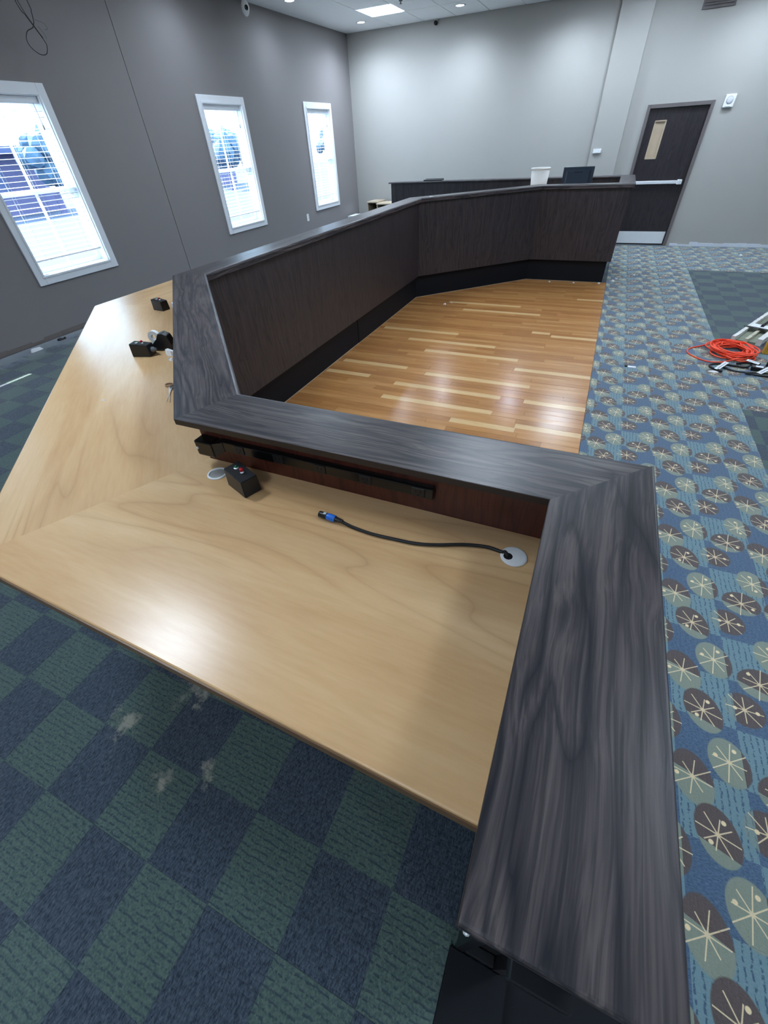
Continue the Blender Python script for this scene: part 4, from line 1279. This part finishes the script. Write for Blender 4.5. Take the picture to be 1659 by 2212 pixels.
# heap of black cables with adapters and white tags
def cable(label, pts, r=0.006, tagp=None):
    t = thing('power_cable', label, 'cable', (pts[0][0], pts[0][1], 0), group='black cables beside the orange cord')
    bm = bmesh.new(); tube(bm, spline(pts, 8), r, 7)
    o = obj('cable', bm, M_cord, t, smooth=True)
    bm = bmesh.new()
    p, q = Vector(pts[0]), Vector(pts[1])
    d = (p - q).normalized()
    tube(bm, [p - d * 0.01, p + d * 0.035], [0.012, 0.010], 8)
    obj('plug', bm, M_black, t, smooth=True)
cable('thick black cable curling out in front of the orange cord', [(1.35, 4.88, 0.013), (1.29, 4.95, 0.010), (1.30, 5.02, 0.010), (1.37, 5.06, 0.010), (1.48, 5.05, 0.010), (1.58, 5.03, 0.010), (1.63, 5.07, 0.010)], 0.009)
cable('thin black cable crossing the heap toward the right edge', [(1.42, 4.95, 0.013), (1.50, 4.91, 0.008), (1.62, 4.92, 0.007), (1.74, 4.935, 0.007), (1.86, 4.92, 0.007), (2.02, 4.88, 0.007)], 0.006)
cable('black cable along the near side of the heap', [(1.60, 4.87, 0.013), (1.68, 4.86, 0.009), (1.78, 4.85, 0.009), (1.98, 4.79, 0.009)], 0.008)
cable('black cable looping behind the adapters', [(1.56, 5.12, 0.013), (1.62, 5.16, 0.008), (1.70, 5.155, 0.008), (1.72, 5.10, 0.008), (1.68, 5.085, 0.010), (1.64, 5.11, 0.02), (1.67, 5.15, 0.024), (1.74, 5.17, 0.008)], 0.007)
ad = thing('power_adapter', 'dark grey power adapter block on the cable heap at the right edge', 'adapter', (1.82, 5.09, 0.001), 0.2)
obj('block', B(-0.05, 0.05, -0.035, 0.035, 0.001, 0.075, bev=0.008, seg=2), M_black, ad, WM[ad], local=True)
obj('rating_label', B(-0.03, 0.03, -0.0375, -0.0355, 0.02, 0.055), M_grey, ad, WM[ad], local=True)
ad = thing('power_adapter', 'black power adapter lying flat in the middle of the cable heap', 'adapter', (1.69, 5.00, 0.001), -0.2)
obj('block', B(-0.06, 0.06, -0.03, 0.03, 0.001, 0.04, bev=0.006, seg=2), M_black, ad, WM[ad], local=True)
obj('rating_label', B(-0.03, 0.03, -0.02, 0.02, 0.0405, 0.0415), M_paper, ad, WM[ad], local=True)
def tagcard(label, x, y, z, rz, tilt, L=0.13, W_=0.045):
    m = Matrix.Translation((x, y, z)) @ Matrix.Rotation(rz, 4, 'Z') @ Matrix.Rotation(tilt, 4, 'Y')
    bm = B(-L / 2, L / 2, -W_ / 2, W_ / 2, 0, 0.0012)
    t = tag(empty('cable_tag', (x, y, z)), label, 'tag', 'white tags on the black cables')
    obj('card', bm, M_paper, t, m, local=True)
    obj('printed_line', B(-L * 0.38, L * 0.38, -W_ * 0.12, W_ * 0.02, 0.0013, 0.0016), M_grey, t, m, local=True)
tagcard('white tag standing out at the left end of the black cables', 1.375, 4.95, 0.034, 0.95, -0.2, 0.16, 0.042)
tagcard('white tag lying across the near side of the cable heap', 1.72, 4.935, 0.034, 0.8, -0.2, 0.14, 0.045)
tagcard('white tag on top of the cable heap behind the adapters', 1.655, 5.115, 0.040, -0.5, 0.1, 0.11, 0.05)
scrap('paper_scrap', 'white torn tape under the leftmost cable tag', 'paper', blob(1.31, 4.86, 0.05, 0.018, 7, 9), 0.0, M_paper, 0.006)

cl = thing('cable_clip', 'small white tag with black clip alone on the patterned carpet', 'clip', (0.555, 4.76, 0))
obj('tag', B(0.548, 0.625, 4.742, 4.782, 0.001, 0.0025), M_paper, cl)
obj('clip', B(0.520, 0.5475, 4.745, 4.779, 0.001, 0.012, bev=0.002), M_black, cl)
# plaster crumbs
CR = [(0.31, 8.15, 0, 0.03), (0.12, 7.98, 0, 0.02), (0.36, 8.30, 0, 0.025), (-0.62, 7.92, 0, 0.02), (-0.25, 7.93, 0, 0.018), (-1.90, 6.35, 0, 0.022), (-1.83, 6.45, 0, 0.016),
      (2.35, 10.4, 0, 0.03), (0.62, 8.60, 0, 0.02), (0.9, 9.1, 0, 0.02)]
for k, (x, y, z, r) in enumerate(CR):
    lab = ['white plaster crumb on the carpet at the far counter corner', 'white plaster crumb on planks by the far counter corner', 'second white crumb on the carpet by the far counter corner',
           'white plaster crumb on planks at the base of the far counter', 'white plaster crumb near the middle of the far counter base', 'white plaster crumb on planks by the left angle of the base',
           'smaller white crumb on planks by the left angle of the base', 'white crumb on the carpet near the far right wall', 'white crumb on the carpet strip before the door', 'white crumb on the carpet nearest the door'][k]
    scrap('plaster_crumb', lab, 'debris', blob(x, y, r, r * 0.7, 7, k), z, M_paper, r * 0.5)
scrap('plaster_crumb', 'long white plaster chip on the dais floor below the large left window', 'debris', blob(-5.42, 2.62, 0.03, 0.085, 8, 31), ZD, M_paper, 0.02)
scrap('plaster_crumb', 'dark crumb on the dais floor at the foot of the window wall', 'debris', blob(-5.47, 2.95, 0.025, 0.06, 8, 32), ZD, M_black, 0.015)
